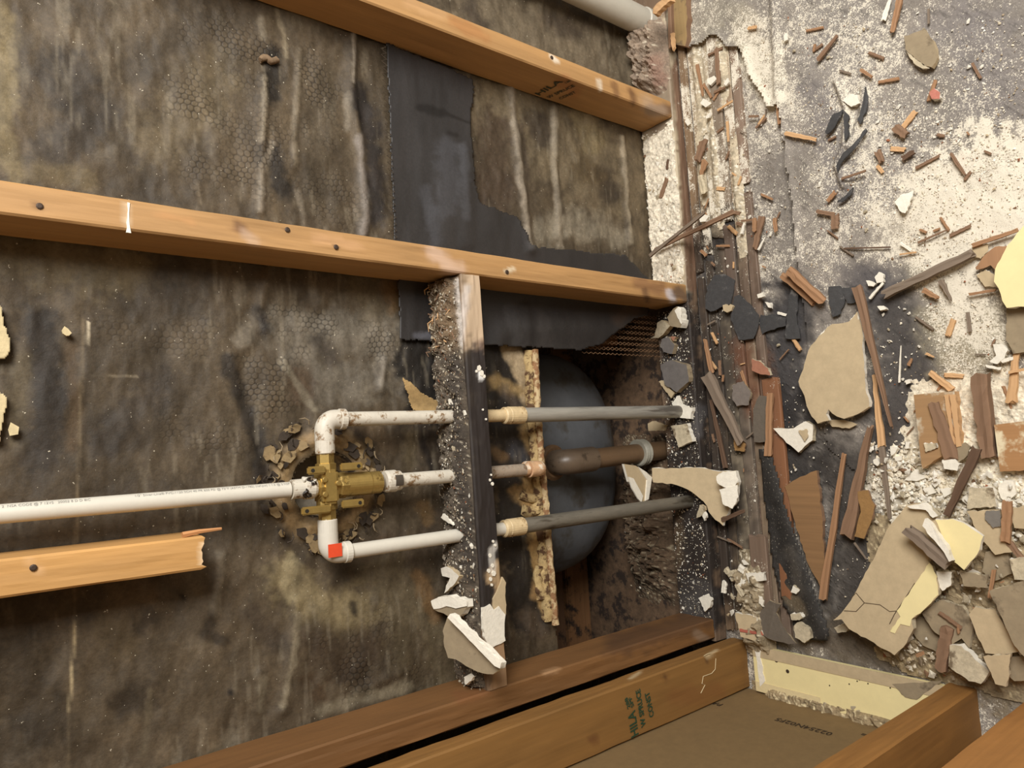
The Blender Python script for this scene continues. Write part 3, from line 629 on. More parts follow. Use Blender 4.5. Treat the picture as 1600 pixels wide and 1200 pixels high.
# ================================================================ PLUMBING
pvc = mat_speck('white_pvc', (214, 208, 194), .05, .35, 50, bump=.03)
pvc_d = mat_speck('stained_pvc', (210, 202, 186), .12, .5, 60, dark=(132, 104, 72), darkamt=.28, dscale=70, bump=.1)
pvc_t = mat_speck('yellowed_pvc', (214, 190, 148), .15, .5, 80, dark=(150, 118, 78), darkamt=.2, dscale=60)
pvc_r = mat_speck('rusty_pvc', (206, 166, 128), .2, .55, 90, dark=(236, 222, 200), darkamt=.25, dscale=60)
brass = mat_speck('brass', (184, 156, 92), .14, .33, 90, dark=(120, 96, 50), darkamt=.15, dscale=40, metal=.7, bump=.05)
galv = mat_speck('galvanised', (172, 168, 158), .3, .42, 40, metal=.3, dark=(108, 102, 94), darkamt=.45, dscale=30, stretch=(1, 1, .12))
galv_d = mat_speck('galvanised_dark', (124, 118, 106), .3, .5, 60, metal=.3, dark=(70, 62, 50), darkamt=.3, dscale=30, stretch=(1, 1, .2))
YV = .040; rp = .0107
vc = on_y(512, 760, YV); xr = vc[0]; zv = vc[2]
x1 = on_y(530, 655, YV)[0]; x2 = on_y(530, 864, YV)[0]; ze = on_y(508, 660, YV)[2]
plumb = empty('shower_plumbing', (xr, YV, .04)); tag(plumb, 'brass shower valve with white plastic riser, side pipes and galvanised tails', 'plumbing')
DN = np.array([0, 0, -1.]); UPV = np.array([0, 0, 1.]); RT = np.array([1., 0, 0])
def zof(px, py=760): return on_y(px, py, YV)[2]
# riser up to the shower head
riser = add_mesh('riser_pipe', *lathe((xr, YV, zof(452)), UPV, [(0, rp), (1.45, rp)], 28), pvc, plumb, smooth=True)
def pipe_print(txt, px0, px1, py, size, parent, xc, r, mat):
    V, F = text_geo(txt, size); z0 = zof(px0, py); z1 = zof(px1, py); k = (z0-z1)/V[:, 0].max(); ang0 = math.atan2(on_y(px0, py, YV)[0]-xc, .012)
    W = [];
    for v in V:
        th = ang0+v[1]/r; W.append((xc+(r+.0004)*math.sin(th), YV-(r+.0004)*math.cos(th), z0-v[0]*k))
    return add_mesh('lettering', W, F, mat, parent)
pipe_print('1/2" Silver-Line\u00ae PVC-1120 SCH 40 PR 600 PSI @ 73\u00b0F (ASTM D-1785) (nsf-pw) 1 1.5 @ 2 NSF', 208, 450, 772, .0052, riser, xr, rp, pink)
pipe_print('2  NSA CODE @ 7 12V5   20002 8 D D 8IC', 2, 140, 789, .0052, riser, xr, rp, pink)
# valve body
vb = empty('valve_body', (0, 0, 0)); vb.parent = plumb; vb.location = (0, 0, zv-.04)
Vb = join(lathe((xr, YV, zv+.026), DN, [(0, .0135), (.010, .0135), (.011, .0165), (.040, .0165), (.042, .0185), (.052, .0185)], 8),
          bevel_box((xr-.024, YV-.018, zv-.010), (xr+.024, YV+.018, zv+.014), .004))
add_mesh('casting', *Vb, brass, vb)
add_mesh('cartridge_barrel', *lathe((xr, YV, zv-.020), DN, [(0, .0175), (.004, .0172), (.042, .0172), (.044, .0165), (.060, .0165), (.062, .014)], 32), brass, vb, smooth=False)
add_mesh('port', *lathe((xr+.020, YV, zv+.002), RT, [(0, .0145), (.012, .0145), (.013, .012), (.026, .012)], 6), brass, vb)
add_mesh('port', *lathe((xr-.020, YV, zv+.002), -RT, [(0, .0145), (.012, .0145), (.013, .012), (.026, .012)], 6), brass, vb)
def ear(cx, s, z0, z1):
    v, f = bevel_box((cx-.0055, YV-.020, z1), (cx+.0055, YV-.014, z0), .0018); return v, f
for cx, z0, z1 in [(xr+.026, zv-.012, zv-.046), (xr-.026, zv-.012, zv-.046), (xr+.024, zv+.036, zv+.010), (xr-.030, zv+.046, zv+.004)]:
    e = add_mesh('mounting_ear', *ear(cx, 1, z0, z1), brass, vb)
    zz = z1+.007 if z1 < zv else z0-.007
    add_mesh('screw_hole', *lathe((cx, YV-.0203, zz), (0, -1, 0), [(0, .0027), (.0003, .0027)], 12), mat_plain('hole_dark', (34, 26, 14), .8), e)
for dx, dz in [(.010, .012), (-.010, .012), (.004, -.008)]:
    add_mesh('screw', *lathe((xr+dx, YV-.018, zv+dz), (0, -1, 0), [(0, .004), (.002, .004), (.003, .003)], 12), brass, vb)
# adapters above and below the valve
ad = add_mesh('top_adapter', *lathe((xr, YV, zof(492)), UPV, [(0, .0135), (.004, .0155), (.016, .0155), (.017, .0135), (.034, .0132)], 24), pvc_d, plumb, smooth=False)
goo = mat_plain('black_goo', (38, 28, 20), .4)
for k in range(9):
    th = rnd.uniform(-1.1, 1.1); zz = zof(488)+rnd.uniform(.0, .020)
    p = [(xr+.0158*math.sin(th+j*.16), YV-.0158*math.cos(th+j*.16), zz+.003*math.sin(j*1.3+k)) for j in range(4)]
    add_mesh('sealant_smear', *sweep(p, [.0016, .0026, .0022, .001], 6), goo if k < 6 else pvc, ad)
lo_ad = add_mesh('bottom_adapter', *lathe((xr, YV, zof(600)), DN, [(0, .0150), (.004, .0165), (.018, .0165), (.019, .0148), (.026, .0148)], 24), pvc_d, plumb)
lb = [];
add_mesh('dark_sticker', *(lambda: ([(xr+.0168*math.sin(t), YV-.0168*math.cos(t), z) for z in (zof(611), zof(623)) for t in np.linspace(-.45, .55, 7)], [[i, i+1, i+8, i+7] for i in range(6)]))(), mat_plain('dark_sticker', (70, 62, 52), .6), lo_ad)
zb = .583
add_mesh('spout_pipe', *lathe((xr, YV, zof(624)), DN, [(0, rp), (zof(624)-zof(820), rp)], 24), pvc_d, plumb, smooth=True)
# spout pipe below the block with an elbow into the wall
zt = zof(838, 735)
add_mesh('spout_pipe', *lathe((xr, YV, .566), DN, [(0, rp), (.566-zt-.02, rp)], 24), pvc_r, plumb, smooth=True)
add_mesh('pipe_elbow', *sweep(elbow_pts((xr, YV, zt-.012), UPV, (0, 1., 0), .013, .016, .03), .0138, 20), pvc_r, plumb, smooth=True)
# side pipes
def side(xs, sgn, mats, cpl):
    zc = ze
    add_mesh('cross_pipe', *lathe((xr+sgn*.045, YV, zv+.002), RT*sgn, [(0, .0105), (abs(xs-xr)-.06, .0105)], 20), mats[0], plumb, smooth=True)
    add_mesh('pipe_coupling', *lathe((xr+sgn*.046, YV, zv+.002), RT*sgn, [(0, .0128), (.001, .0138), (.024, .0138), (.025, .0125)], 24), mats[0], plumb)
    add_mesh('pipe_elbow', *sweep(elbow_pts((xs, YV, zv+.002), -RT*sgn, DN, .016, .014, .014), .0140, 22), mats[0], plumb, smooth=True)
    add_mesh('elbow_rim', *lathe((xs, YV, zv+.002-.022), DN, [(0, .0140), (.001, .0152), (.009, .0152), (.010, .0135)], 24), mats[0], plumb)
    add_mesh('side_pipe', *lathe((xs, YV, zv-.028), DN, [(0, rp), (zv-.028-.62+.05, rp)], 24), mats[1], plumb, smooth=True)
    add_mesh('side_pipe', *lathe((xs, YV, .575), DN, [(0, rp), (.575-cpl, rp)], 24), mats[2], plumb, smooth=True)
    add_mesh('threaded_adapter', *lathe((xs, YV, cpl+.028), DN, [(0, .0125), (.002, .0145), (.010, .0145), (.011, .0152), (.042, .0152), (.044, .012)], 24), pvc_t, plumb)
    add_mesh('galvanised_pipe', *lathe((xs, YV, cpl-.012), DN, [(0, .0125), (.012, .0132), (cpl-.012-.036, .0132)], 24), mats[3], plumb, smooth=True)
side(x1, 1, (pvc_d, pvc_d, pvc_t, galv), on_y(806, 648, YV)[2])
side(x2, -1, (pvc, pvc, pvc, galv_d), on_y(806, 824, YV)[2])
rc = on_y(524, 860, YV-.016)
add_mesh('red_sticker', [rc+np.array(q) for q in ((-.009, 0, -.010), (.009, 0, -.010), (.009, 0, .010), (-.009, 0, .010), (-.009, .001, -.010), (.009, .001, -.010), (.009, .001, .010), (-.009, .001, .010))], [[0, 1, 2, 3], [1, 5, 6, 2], [4, 0, 3, 7], [3, 2, 6, 7], [5, 4, 7, 6], [0, 4, 5, 1]], mat_plain('red_label', (226, 78, 42), .5), plumb)['label'] = 'square orange-red sticker on the lower elbow'

# brown drain pipe in the hole
brn = mat_speck('brown_drain', (104, 88, 72), .12, .38, 40, dark=(70, 58, 46), darkamt=.2); 
YD = .125; da = on_y(886, 722, YD); db = on_y(1002, 707, YD); de = on_y(1040, 703, YD)
drain = empty('drain_pipe', (db[0], YD, de[2]-.03)); tag(drain, 'brown tub drain pipe with elbow and pale slip nut inside the hole', 'pipe')
dv = (da-de)/np.linalg.norm(da-de)
add_mesh('waste_elbow', *sweep(elbow_pts(da+dv*.004, -dv, np.array([0, 1., 0]), .024, .05, .05), [.0255]*11, 28), brn, drain, smooth=True)
add_mesh('pipe', *lathe(da-dv*.045, -dv, [(0, .0205), (np.linalg.norm(da-de)-.0, .0205)], 28), mat_speck('brown_pipe', (116, 92, 68), .1, .4, 40), drain, smooth=True)
add_mesh('slip_nut', *lathe(db+dv*.014, -dv, [(0, .027), (.003, .0295), (.006, .0265), (.010, .0290), (.014, .0260), (.020, .0290), (.024, .025)], 28), mat_speck('grey_nut', (158, 154, 140), .1, .5), drain)
add_mesh('flange', *lathe((da[0], YD+.04, da[2]+.004), (0, -1, 0), [(0, .036), (.004, .036), (.010, .030)], 28), mat_speck('rusty_flange', (110, 84, 58), .3, .6), drain)
# neighbouring tub end
tc_ = on_y(838, 722, .29); m, n = 24, 40; Vt = []; Ft = []
for i in range(m+1):
    th = math.pi*i/m
    for k in range(n):
        ph = 2*math.pi*k/n; c = lambda v, e: math.copysign(abs(v)**e, v)
        Vt.append((tc_[0]+.245*c(math.sin(th), .8)*c(math.cos(ph), .85), tc_[2]*0+.29+.10*c(math.sin(th), .8)*c(math.sin(ph), .85)*1.0, tc_[2]+.215*c(math.cos(th), .85)))
for i in range(m):
    for k in range(n): Ft.append([i*n+k, (i+1)*n+k, (i+1)*n+(k+1) % n, i*n+(k+1) % n])
tubm = mat_speck('tub_black', (92, 94, 97), .14, .42, 30, dark=(74, 70, 64), darkamt=.3, dscale=10, bump=.05)
tub = empty('tub_shell', (tc_[0], .29, tc_[2]-.215)); tag(tub, 'dark rounded outside of a bathtub seen through the hole', 'bathtub')
add_mesh('shell', Vt, Ft, tubm, tub, smooth=True)
# white vent pipe at the right
vp0 = on_y(985, 25, .045)
vent = empty('vent_pipe', (vp0[0], .045, .03)); tag(vent, 'thick white plastic vent pipe rising at the right edge', 'pipe')
add_mesh('pipe', *lathe((vp0[0], .045, .03), UPV, [(0, .0285), (2.3, .0285)], 32), mat_speck('vent_pvc', (196, 190, 176), .06, .45, 30), vent, smooth=True)
add_mesh('socket', *lathe((vp0[0], .045, .03), UPV, [(0, .031), (.03, .031), (.032, .0285)], 32), mat_speck('vent_pvc', (196, 190, 176)), vent, smooth=False)

# ================================================================ FLOOR
floor_st = [  # grey boards and felt first, then powder
 ([(1300, 60), (1330, 200), (1400, 300)], 90, (150, 143, 136), .6), ([(1540, 60), (1560, 180)], 70, (126, 120, 118), .6), ([(1470, 40), (1500, 10)], 40, (124, 118, 116), .5), ([(1440, 150), (1500, 240)], 40, (136, 129, 122), .5),
 ([(1560, 260), (1470, 330), (1560, 320)], 70, (200, 190, 170), .7), ([(1400, 360), (1480, 400), (1560, 340)], 45, (190, 180, 162), .6), ([(1270, 140), (1300, 220), (1320, 300)], 26, (116, 110, 108), .6), ([(1160, 40), (1200, 100), (1200, 150)], 30, (172, 162, 142), .7), ([(1090, 40), (1130, 20)], 30, (150, 142, 126), .6), ([(1160, 90), (1190, 140)], 18, (190, 180, 150), .5),
 ([(1130, 380), (1120, 460), (1160, 480)], 46, (44, 40, 41), .9), ([(1240, 480), (1220, 560), (1230, 640)], 50, (52, 50, 52), .9), ([(1300, 420), (1290, 470)], 28, (150, 142, 134), .6), ([(1120, 560), (1110, 700), (1130, 820)], 46, (44, 38, 35), .9), ([(1230, 660), (1250, 760)], 50, (46, 43, 42), .9),
 ([(1390, 480), (1420, 560), (1400, 660)], 60, (60, 57, 57), .85), ([(1340, 430), (1380, 440)], 30, (84, 80, 82), .7), ([(1480, 500), (1500, 550), (1540, 520)], 50, (176, 166, 142), .7), ([(1450, 440), (1540, 460)], 30, (176, 166, 144), .7), ([(1560, 620), (1510, 580)], 50, (150, 138, 114), .6), ([(1310, 720), (1340, 860), (1320, 960)], 50, (54, 49, 45), .85), ([(1400, 760), (1480, 780), (1560, 760)], 50, (206, 192, 160), .85), ([(1430, 720), (1400, 800)], 34, (190, 178, 152), .7), ([(1380, 700), (1390, 660)], 20, (72, 66, 62), .7),
 ([(1480, 900), (1560, 900), (1540, 1020)], 90, (150, 130, 98), .7), ([(1220, 960), (1300, 1000), (1400, 1030)], 40, (104, 92, 76), .8), ([(1100, 880), (1110, 960)], 40, (58, 50, 44), .8), ([(1180, 560), (1190, 700), (1180, 960)], 24, (110, 76, 54), .7),
 ([(1560, 1090), (1600, 1060)], 40, (128, 112, 84), .7)]
fx = grid_axis(-.83, .80, .0032, (), (.86, 1.0, 1.3)); fy = np.concatenate([[-1.6, -1.3, -1.1, -.95, -.85], np.arange(-.78, .095, .0032)])
A, B = np.meshgrid(fx, fy); Xf = A.ravel(); Yf = B.ravel()
Vf = np.stack([Xf, Yf, np.zeros_like(Xf)], -1); Pf = proj(Vf)
def floor_colour(Pp, Xf, Yf, seed=0):
    C = np.tile(lin((138, 130, 121)), (len(Pp), 1))*(.6+.8*fbm(Xf*8, Yf*10, 4, 51+seed))[:, None]
    C = stains_and_light(C, Pp, floor_st, 7)
    lum = C.mean(1)
    D = np.clip(.08+2.4*lum, .12, .92)*(.62+.76*fbm(Xf*16, Yf*16, 4, 61))        # powder lies thicker where the floor is pale
    scr = sstep(.68, .78, fbm(Xf*30+Yf*26, Yf*240-Xf*200, 2, 81)); C *= (1-.30*scr)[:, None]
    return C, np.clip(D, 0, 1)
Cf, Df = floor_colour(Pf, Xf, Yf)
zf = (fbm(Xf*40, Yf*40, 4, 52)-.5)*.006+(vnoise(Xf*300, Yf*300, 71) > .88)*.0012
Vf[:, 2] = zf-.002
nx, ny = len(fx), len(fy); I = np.arange(nx*ny).reshape(ny, nx); Ff_ = np.stack([I[:-1, :-1].ravel(), I[:-1, 1:].ravel(), I[1:, 1:].ravel(), I[1:, :-1].ravel()], -1)
fl_m = mat_speck('dusty_floor', (120, 112, 104), .30, .9, 300, attr=True, bump=.5, dust=True)
floor = add_mesh('floor', Vf, Ff_, fl_m, None, Cf, smooth=False, origin=np.array([0, 0, 0]), dust=Df); tag(floor, 'old floor covered in plaster dust', kind='structure')
add_mesh('cavity_floor', *bevel_box((-.845, .092, -.012), (1.3, .43, -.001), .002), mat_speck('cavity_dirt', (100, 78, 58), .5, .95, 60, dark=(50, 38, 30), darkamt=.4, bump=.6), floor)
# narrow old floor boards along the wall, each a plank with its own colour, height and broken ends
def plank(px_a, px_b, y0, y1, z, col, st=(), seed=0, name='plank', specks=.45):
    xa, xb = sorted((px_a, px_b))
    return beam(name, (xa, y0, z-.010), (xb, y1, z), 0, col, st, floor, seed=seed, rough=.0008, rag0=.02, rag1=.02, nseg=5, step=.006, specks=specks, rnd=.0015)
def X_at(px, py): return on_z(px, py, .004)[0]
def Y_at(px, py): return on_z(px, py, .004)[1]
y_edges = [-.004, -.024, -.046, -.078, -.104, -.128, -.150]
pc_ = [(134, 110, 84), (150, 128, 100), (176, 160, 134), (140, 124, 106), (156, 134, 110), (140, 118, 100)]
dk = [([(1110, 380), (1120, 470), (1125, 560), (1110, 720), (1130, 900)], 60, (48, 41, 37), .85), ([(1135, 350), (1140, 450)], 12, (120, 100, 86), .6), ([(1160, 540), (1180, 640)], 20, (120, 76, 50), .6), ([(1175, 400), (1165, 470)], 18, (112, 92, 76), .6)]
for k in range(6):
    y1 = y_edges[k]; y0 = y_edges[k+1]; z = [.010, .004, .003, .010, .006, .007][k]
    plank(-.72, .02+.03*k, y0+.0015, y1-.0015, z-.001, tuple(int(v*.86) for v in pc_[k]), dk, 20+k)
    plank(.025+.03*k, 1.2 if k < 1 else .62-.02*k, y0+.0015, y1-.0015, z, pc_[k], dk, 40+k, specks=.85)
# long red-brown board and the grey-brown strips lower down
rb = [([(1184, 640), (1187, 700)], 8, (126, 120, 114), .7), ([(1180, 740), (1190, 800)], 10, (86, 56, 38), .6), ([(1195, 880), (1190, 940)], 10, (84, 52, 34), .6)]
plank(X_at(1195, 930), X_at(1187, 590), -.175, -.140, .014, (136, 92, 62), rb, 61)
plank(X_at(1160, 950), X_at(1160, 830), -.122, -.085, .022, (118, 98, 82), (), 62)
# torn grey underlay: lies on the boards from the torn edge out into the room
ul_poly = [(1060, -260), (1064, -60), (1068, 40), (1072, 75), (1099, 69), (1110, 57), (1124, 58), (1138, 75), (1159, 75), (1172, 120), (1190, 146), (1203, 171), (1217, 158), (1222, 200), (1226, 228), (1240, 330), (1248, 420), (1256, 500), (1262, 600), (1290, 700), (1380, 780), (1760, 800), (1800, -260)]
def ul_surf(Pp):
    V = on_z_arr(Pp, .013); e = segdist(Pp, ul_poly[2:17]); V[:, 2] += .004*(fbm(Pp[:, 0]/30, Pp[:, 1]/30, 3, 5)-.5)+.006*np.exp(-(e/7)**2)
    d = segdist(Pp, [(1208, -40), (1213, 60), (1216, 150)]); V[:, 2] += .008*np.exp(-(d/6)**2)
    for q in [[(1310, 130), (1325, 170), (1322, 230), (1310, 260), (1320, 290)], [(1352, 140), (1350, 180), (1330, 230)]]: V[:, 2] += .010*np.exp(-(segdist(Pp, q)/6)**2)
    V[:, 2] -= .011*sstep(420, 640, Pp[:, 1])
    return V
ul = sheet('underlay', ul_poly, ul_surf, 3.0, fl_m, floor, lambda Pp, V: floor_colour(Pp, V[:, 0], V[:, 1], 3), .002, False)
ul['label'] = 'torn grey underlay sheet dusted with plaster'
# torn hole in the underlay: curled black strips
bf = mat_speck('black_scrap', (64, 63, 63), .25, .6, 160, dark=(120, 116, 112), darkamt=.0, dscale=40)

# ================================================================ DEBRIS
M_tan = mat_speck('board_tan', (190, 170, 136), .12, .9, 60, bump=.12)
M_grey = mat_speck('board_greytan', (150, 134, 108), .15, .9, 60, bump=.15, dark=(112, 98, 78), darkamt=.2, dscale=25)
M_cream = mat_speck('board_cream', (236, 220, 164), .05, .75, 40, bump=.05)
M_white = mat_speck('gypsum_white', (236, 229, 213), .12, .95, 120, bump=.5)
M_dirty = mat_speck('gypsum_dirty', (196, 182, 154), .3, .95, 100, bump=.6, dark=(120, 104, 82), darkamt=.25)
M_wl = mat_wood('splint_light', (206, 164, 118), 0, .35, .8); M_wo = mat_wood('splint_orange', (160, 120, 86), 0, .4, .8)
M_wb = mat_wood('splint_brown', (134, 104, 80), 0, .45, .85); M_wg = mat_wood('splint_grey', (128, 112, 96), 0, .45, .85); M_wd = mat_wood('splint_dark', (98, 74, 56), 0, .45, .85)
drnd = random.Random(11)
def ragged(poly, amp, step, seed, rag_edges=None):
    out = []; n = len(poly); r = random.Random(seed)
    for i in range(n):
        a = np.array(poly[i], float); b = np.array(poly[(i+1) % n], float); L = np.linalg.norm(b-a); k = max(1, int(L/step)); nn = np.array([-(b-a)[1], (b-a)[0]])/max(L, 1e-6)
        for j in range(k):
            p = a+(b-a)*j/k
            if j and (rag_edges is None or i in rag_edges): p = p+nn*r.uniform(-amp, amp)
            out.append(p)
    return out
def zb(px, py):
    q = np.array([[px, py]])
    if inpoly(q, ul_poly)[0]: return .016-.011*float(sstep(420, 640, np.array([py]))[0])
    y = Y_at(px, py)
    if y > -.004: return .040
    return .010 if y > -.155 else .003
def slab(name, poly, z, th, face, core, label=None, cat=None, group=None, slope=(0, 0), rag=1.2, step=7, parent=None, seed=None, bow=0.0, flat=None, base=None):
    seed = seed if seed is not None else int(abs(poly[0][0]*7+poly[0][1]*3)) % 1000
    ext = np.ptp(np.array(poly), axis=0).max(); step = min(step, max(2.5, ext/9)); rag = rag*min(1, .35+ext/90)
    pp = ragged(poly, rag, step, seed, flat); cp = np.mean(poly, 0); z = (zb(*cp) if base is None else base)+z+th; c = np.mean([on_z(x, y, z) for x, y in pp], 0); nrm = np.array([-slope[0], -slope[1], 1.0])
    T = np.array([on_pl(x, y, c, nrm) for x, y in pp]); r = random.Random(seed)
    if bow: T[:, 2] += bow*np.array([vnoise(p[0]*12, p[1]*12, 3)-.5 for p in T])
    if parent is None:
        lowest = T[:, 2].min()-th
        if lowest < .0005: T[:, 2] += .0005-lowest
    Bt = T-np.array([0, 0, th]); Bt[:, :2] += np.array([[r.uniform(-.0015, .0015), r.uniform(-.0015, .0015)] for _ in T])
    n = len(T); ctr = T.mean(0)
    area2 = sum(T[i][0]*T[(i+1) % n][1]-T[(i+1) % n][0]*T[i][1] for i in range(n))
    idx = list(range(n)) if area2 > 0 else list(range(n))[::-1]
    V = np.concatenate([T, Bt]); F = [idx, [n+i for i in idx][::-1]]; mi = [0, 1]
    for a in range(n):
        i, j = idx[a], idx[(a+1) % n]; F.append([j, i, n+i, n+j]); mi.append(1)
    o = add_mesh(name, V, F, [face, core], parent, midx=mi)
    if label: tag(o, label, cat, group)
    return o
def stick(name, p0, p1, wpx, z, mat, label=None, cat='wood splinter', taper=(1, 1), th=.006, dz=0.0, group=None, seed=None, parent=None, Y=None, base=None):
    """split sliver of wood lying between two spots of the floor, its width given by its pixels there"""
    seed = seed if seed is not None else int(abs(p0[0]*3+p1[1]*5)); r = random.Random(seed); z = (zb((p0[0]+p1[0])/2, (p0[1]+p1[1])/2) if base is None else base)+z+th/2
    if Y is None: a = on_z(p0[0], p0[1], z); b = on_z(p1[0], p1[1], max(z+dz, .002))
    else: a = on_y(p0[0], p0[1], Y); b = on_y(p1[0], p1[1], Y)
    d = b-a; L = np.linalg.norm(d); d /= L; up = np.array([0, 0, 1.]) if Y is None else np.array([0, -1., 0]); s = np.cross(up, d); s /= np.linalg.norm(s); up = np.cross(d, s)
    depth = (np.dot((a+b)/2-CAM, _F)); wid = wpx*depth/FPX
    m = 9; V = []; F = []
    for i in range(m):
        t = i/(m-1); wv = wid/2*(taper[0]+(taper[1]-taper[0])*t)*(1+r.uniform(-.10, .10)); hv = th/2*(.55+.45*min(1, taper[0]+(taper[1]-taper[0])*t)); off = r.uniform(-.06, .06)*wid
        c = a+d*L*t+s*off
        for q in ((-1, -.9), (-.3, -1), (1, -1), (1, .5), (.35, 1), (-.2, .85), (-1, .9)):
            e = r.uniform(-.25, .25)*wid if i in (0, m-1) else 0
            V.append(c+s*wv*(q[0]+r.uniform(-.08, .08))+up*(hv*(q[1]+r.uniform(-.1, .1)))+d*e)
    for i in range(m-1):
        for k in range(7): F.append([i*7+k, i*7+(k+1) % 7, (i+1)*7+(k+1) % 7, (i+1)*7+k])
    F.append(list(range(7))[::-1]); F.append([(m-1)*7+k for k in range(7)])
    W = np.array(V); loc = W.mean(0)
    # own frame so that the grain runs along the sliver
    Rm = np.stack([d, s, up], 1); Lc = (W-loc)@Rm
    if parent is None and Y is None:
        low = W[:, 2].min()
        if low < .0005: loc = loc+np.array([0, 0, .0005-low])
    me = bpy.data.meshes.new(name); me.from_pydata(Lc.tolist(), [], F); me.materials.append(mat); me.update()
    o = bpy.data.objects.new(name, me); COL.objects.link(o)
    M4 = Matrix([[*Rm[0], loc[0]], [*Rm[1], loc[1]], [*Rm[2], loc[2]], [0, 0, 0, 1]])
    if parent is not None: o.parent = parent; M4 = Matrix.Translation(-Vector(wloc(parent))) @ M4
    o.matrix_basis = M4
    if label: tag(o, label, cat, group)
    return o
# --- big board pieces
tan = slab('gypsum_board_piece', c6([(745, 400), (800, 350), (870, 340), (905, 298), (925, 360), (930, 470), (940, 600), (955, 695), (925, 715), (850, 745), (820, 735), (785, 705), (775, 725), (790, 752), (740, 765), (715, 735), (690, 670), (660, 590), (690, 500), (712, 440)]), .018, .009, M_tan, M_white, 'large tan leaf-shaped board piece lying alone on the dark floor', 'board piece', slope=(0, .05), rag=1.4)
slab('torn_tongue', c6([(785, 752), (850, 750), (905, 768), (870, 785), (800, 778)]), .008, .003, M_tan, M_white, parent=tan, base=.002)
for q in [[(745, 400), (770, 372), (768, 405), (750, 430)], [(865, 345), (905, 300), (912, 330), (880, 360)], [(690, 505), (712, 445), (722, 452), (700, 520)]]: slab('torn_edge', c6(q), .027, .002, M_white, M_white, parent=tan, base=.002, rag=1)
cr1 = slab('gypsum_board_piece', [(1660, 340), (1600, 352), (1574, 383), (1555, 420), (1553, 440), (1560, 450), (1566, 470), (1573, 481), (1600, 479), (1660, 475)], .020, .010, M_cream, M_white, 'cream painted board piece cut by the right edge of the picture', 'board piece', slope=(0, .03))
slab('cardboard_scrap', d3([(1440, 895), (1580, 880), (1700, 900), (1700, 1300), (1500, 1320), (1430, 1190)]), .010, .003, M_grey, M_grey, 'brown card scrap just below the cream piece at the right edge', 'card scrap')
slab('torn_paper', d3([(1120, 330), (1260, 300), (1270, 360), (1200, 440), (1125, 410)]), .004, .002, M_tan, M_dirty, 'small torn tan paper beside the end of the long grey batten', 'paper scrap')
ws = slab('wood_shake', d3([(1215, 430), (1330, 330), (1440, 320), (1400, 430), (1330, 540), (1290, 500), (1160, 545), (1150, 520)]), .008, .004, M_wo, M_wb, 'reddish split of veneer poking out from under the cream piece', 'wood splinter')
slab('torn_paper', d3([(1160, 590), (1240, 540), (1320, 580), (1350, 700), (1240, 700)]), .004, .002, M_tan, M_white, 'tan torn paper under the left edge of the cream piece', 'paper scrap')
fp = slab('gypsum_board_piece', c6([(50, 950), (260, 950), (330, 965), (400, 960), (412, 1010), (405, 1090), (372, 1120), (345, 1190), (300, 1150), (265, 1090), (200, 1040), (130, 1015), (55, 1010)]), .030, .007, M_tan, M_white, 'tan board piece with white torn end bridging the sole plate and floor', 'board piece', slope=(0, .42), base=.022)
for q in [[(318, 985), (345, 965), (400, 962), (408, 1000), (390, 1030), (350, 1030), (322, 1012)], [(330, 1040), (405, 1020), (410, 1070), (385, 1120), (345, 1100)]]: slab('torn_face', c6(q), .0385, .0025, M_white, M_white, parent=fp, base=.022, slope=(0, .42))
big = slab('gypsum_board_piece', r1([(1110, 105), (1195, 95), (1240, 150), (1228, 270), (1200, 340), (1235, 400), (1245, 480), (1180, 545), (1130, 580), (1140, 620), (1110, 680), (1060, 730), (870, 620), (840, 580), (805, 585), (850, 540), (890, 480), (950, 370), (1010, 250), (1040, 190)]), .040, .012, M_tan, M_dirty, 'largest tan board slab with a cream strip leaning in the lower pile', 'board piece', slope=(-.05, .03), base=.002)
slab('cream_paint', r1([(1205, 345), (1235, 400), (1243, 478), (1180, 543), (1132, 580), (1125, 610), (1085, 600), (1062, 640), (1042, 632), (1085, 570), (1070, 545), (1140, 440)]), .0515, .0022, M_cream, M_cream, parent=big, base=.002, slope=(-.05, .03))
slab('torn_face', r1([(1040, 640), (1130, 610), (1100, 680), (1062, 728), (1035, 700), (1020, 660)]), .0515, .0018, M_grey, M_dirty, parent=big, base=.002, slope=(-.05, .03))
slab('torn_edge', r1([(1112, 108), (1195, 96), (1240, 150), (1220, 158), (1190, 125), (1125, 118)]), .0515, .003, M_white, M_white, parent=big, base=.002, slope=(-.05, .03))
cc = slab('gypsum_board_piece', r1([(1230, 165), (1300, 162), (1350, 180), (1430, 235), (1405, 310), (1350, 375), (1300, 335), (1262, 240)]), .058, .008, M_cream, M_white, 'cream painted chip resting on top of the lower board pile', 'board piece', base=.004, slope=(.05, .1))
slab('bare_paper', r1([(1212, 172), (1300, 165), (1275, 225), (1262, 240)]), .067, .001, M_tan, M_tan, parent=cc, base=.004, slope=(.05, .1))
slab('plaster_ridge', r1([(1190, 160), (1215, 180), (1250, 235), (1290, 290), (1302, 335), (1290, 340), (1270, 300), (1215, 235), (1180, 190)]), .070, .010, M_white, M_white, 'white crumbly plaster ridge between the big slab and the cream chip', 'plaster lump', base=.004, bow=.01)
stick('batten_offcut', r1([(1115, 205)])[0], r1([(1285, 350)])[0], 19, .067, M_wg, 'short grey split batten lying across the largest tan slab', base=.004, th=.010)
crk = [(r1([(840, 560), (930, 510), (1000, 520), (1060, 560), (1110, 575)])), r1([(1140, 440), (1160, 420), (1235, 330)])]
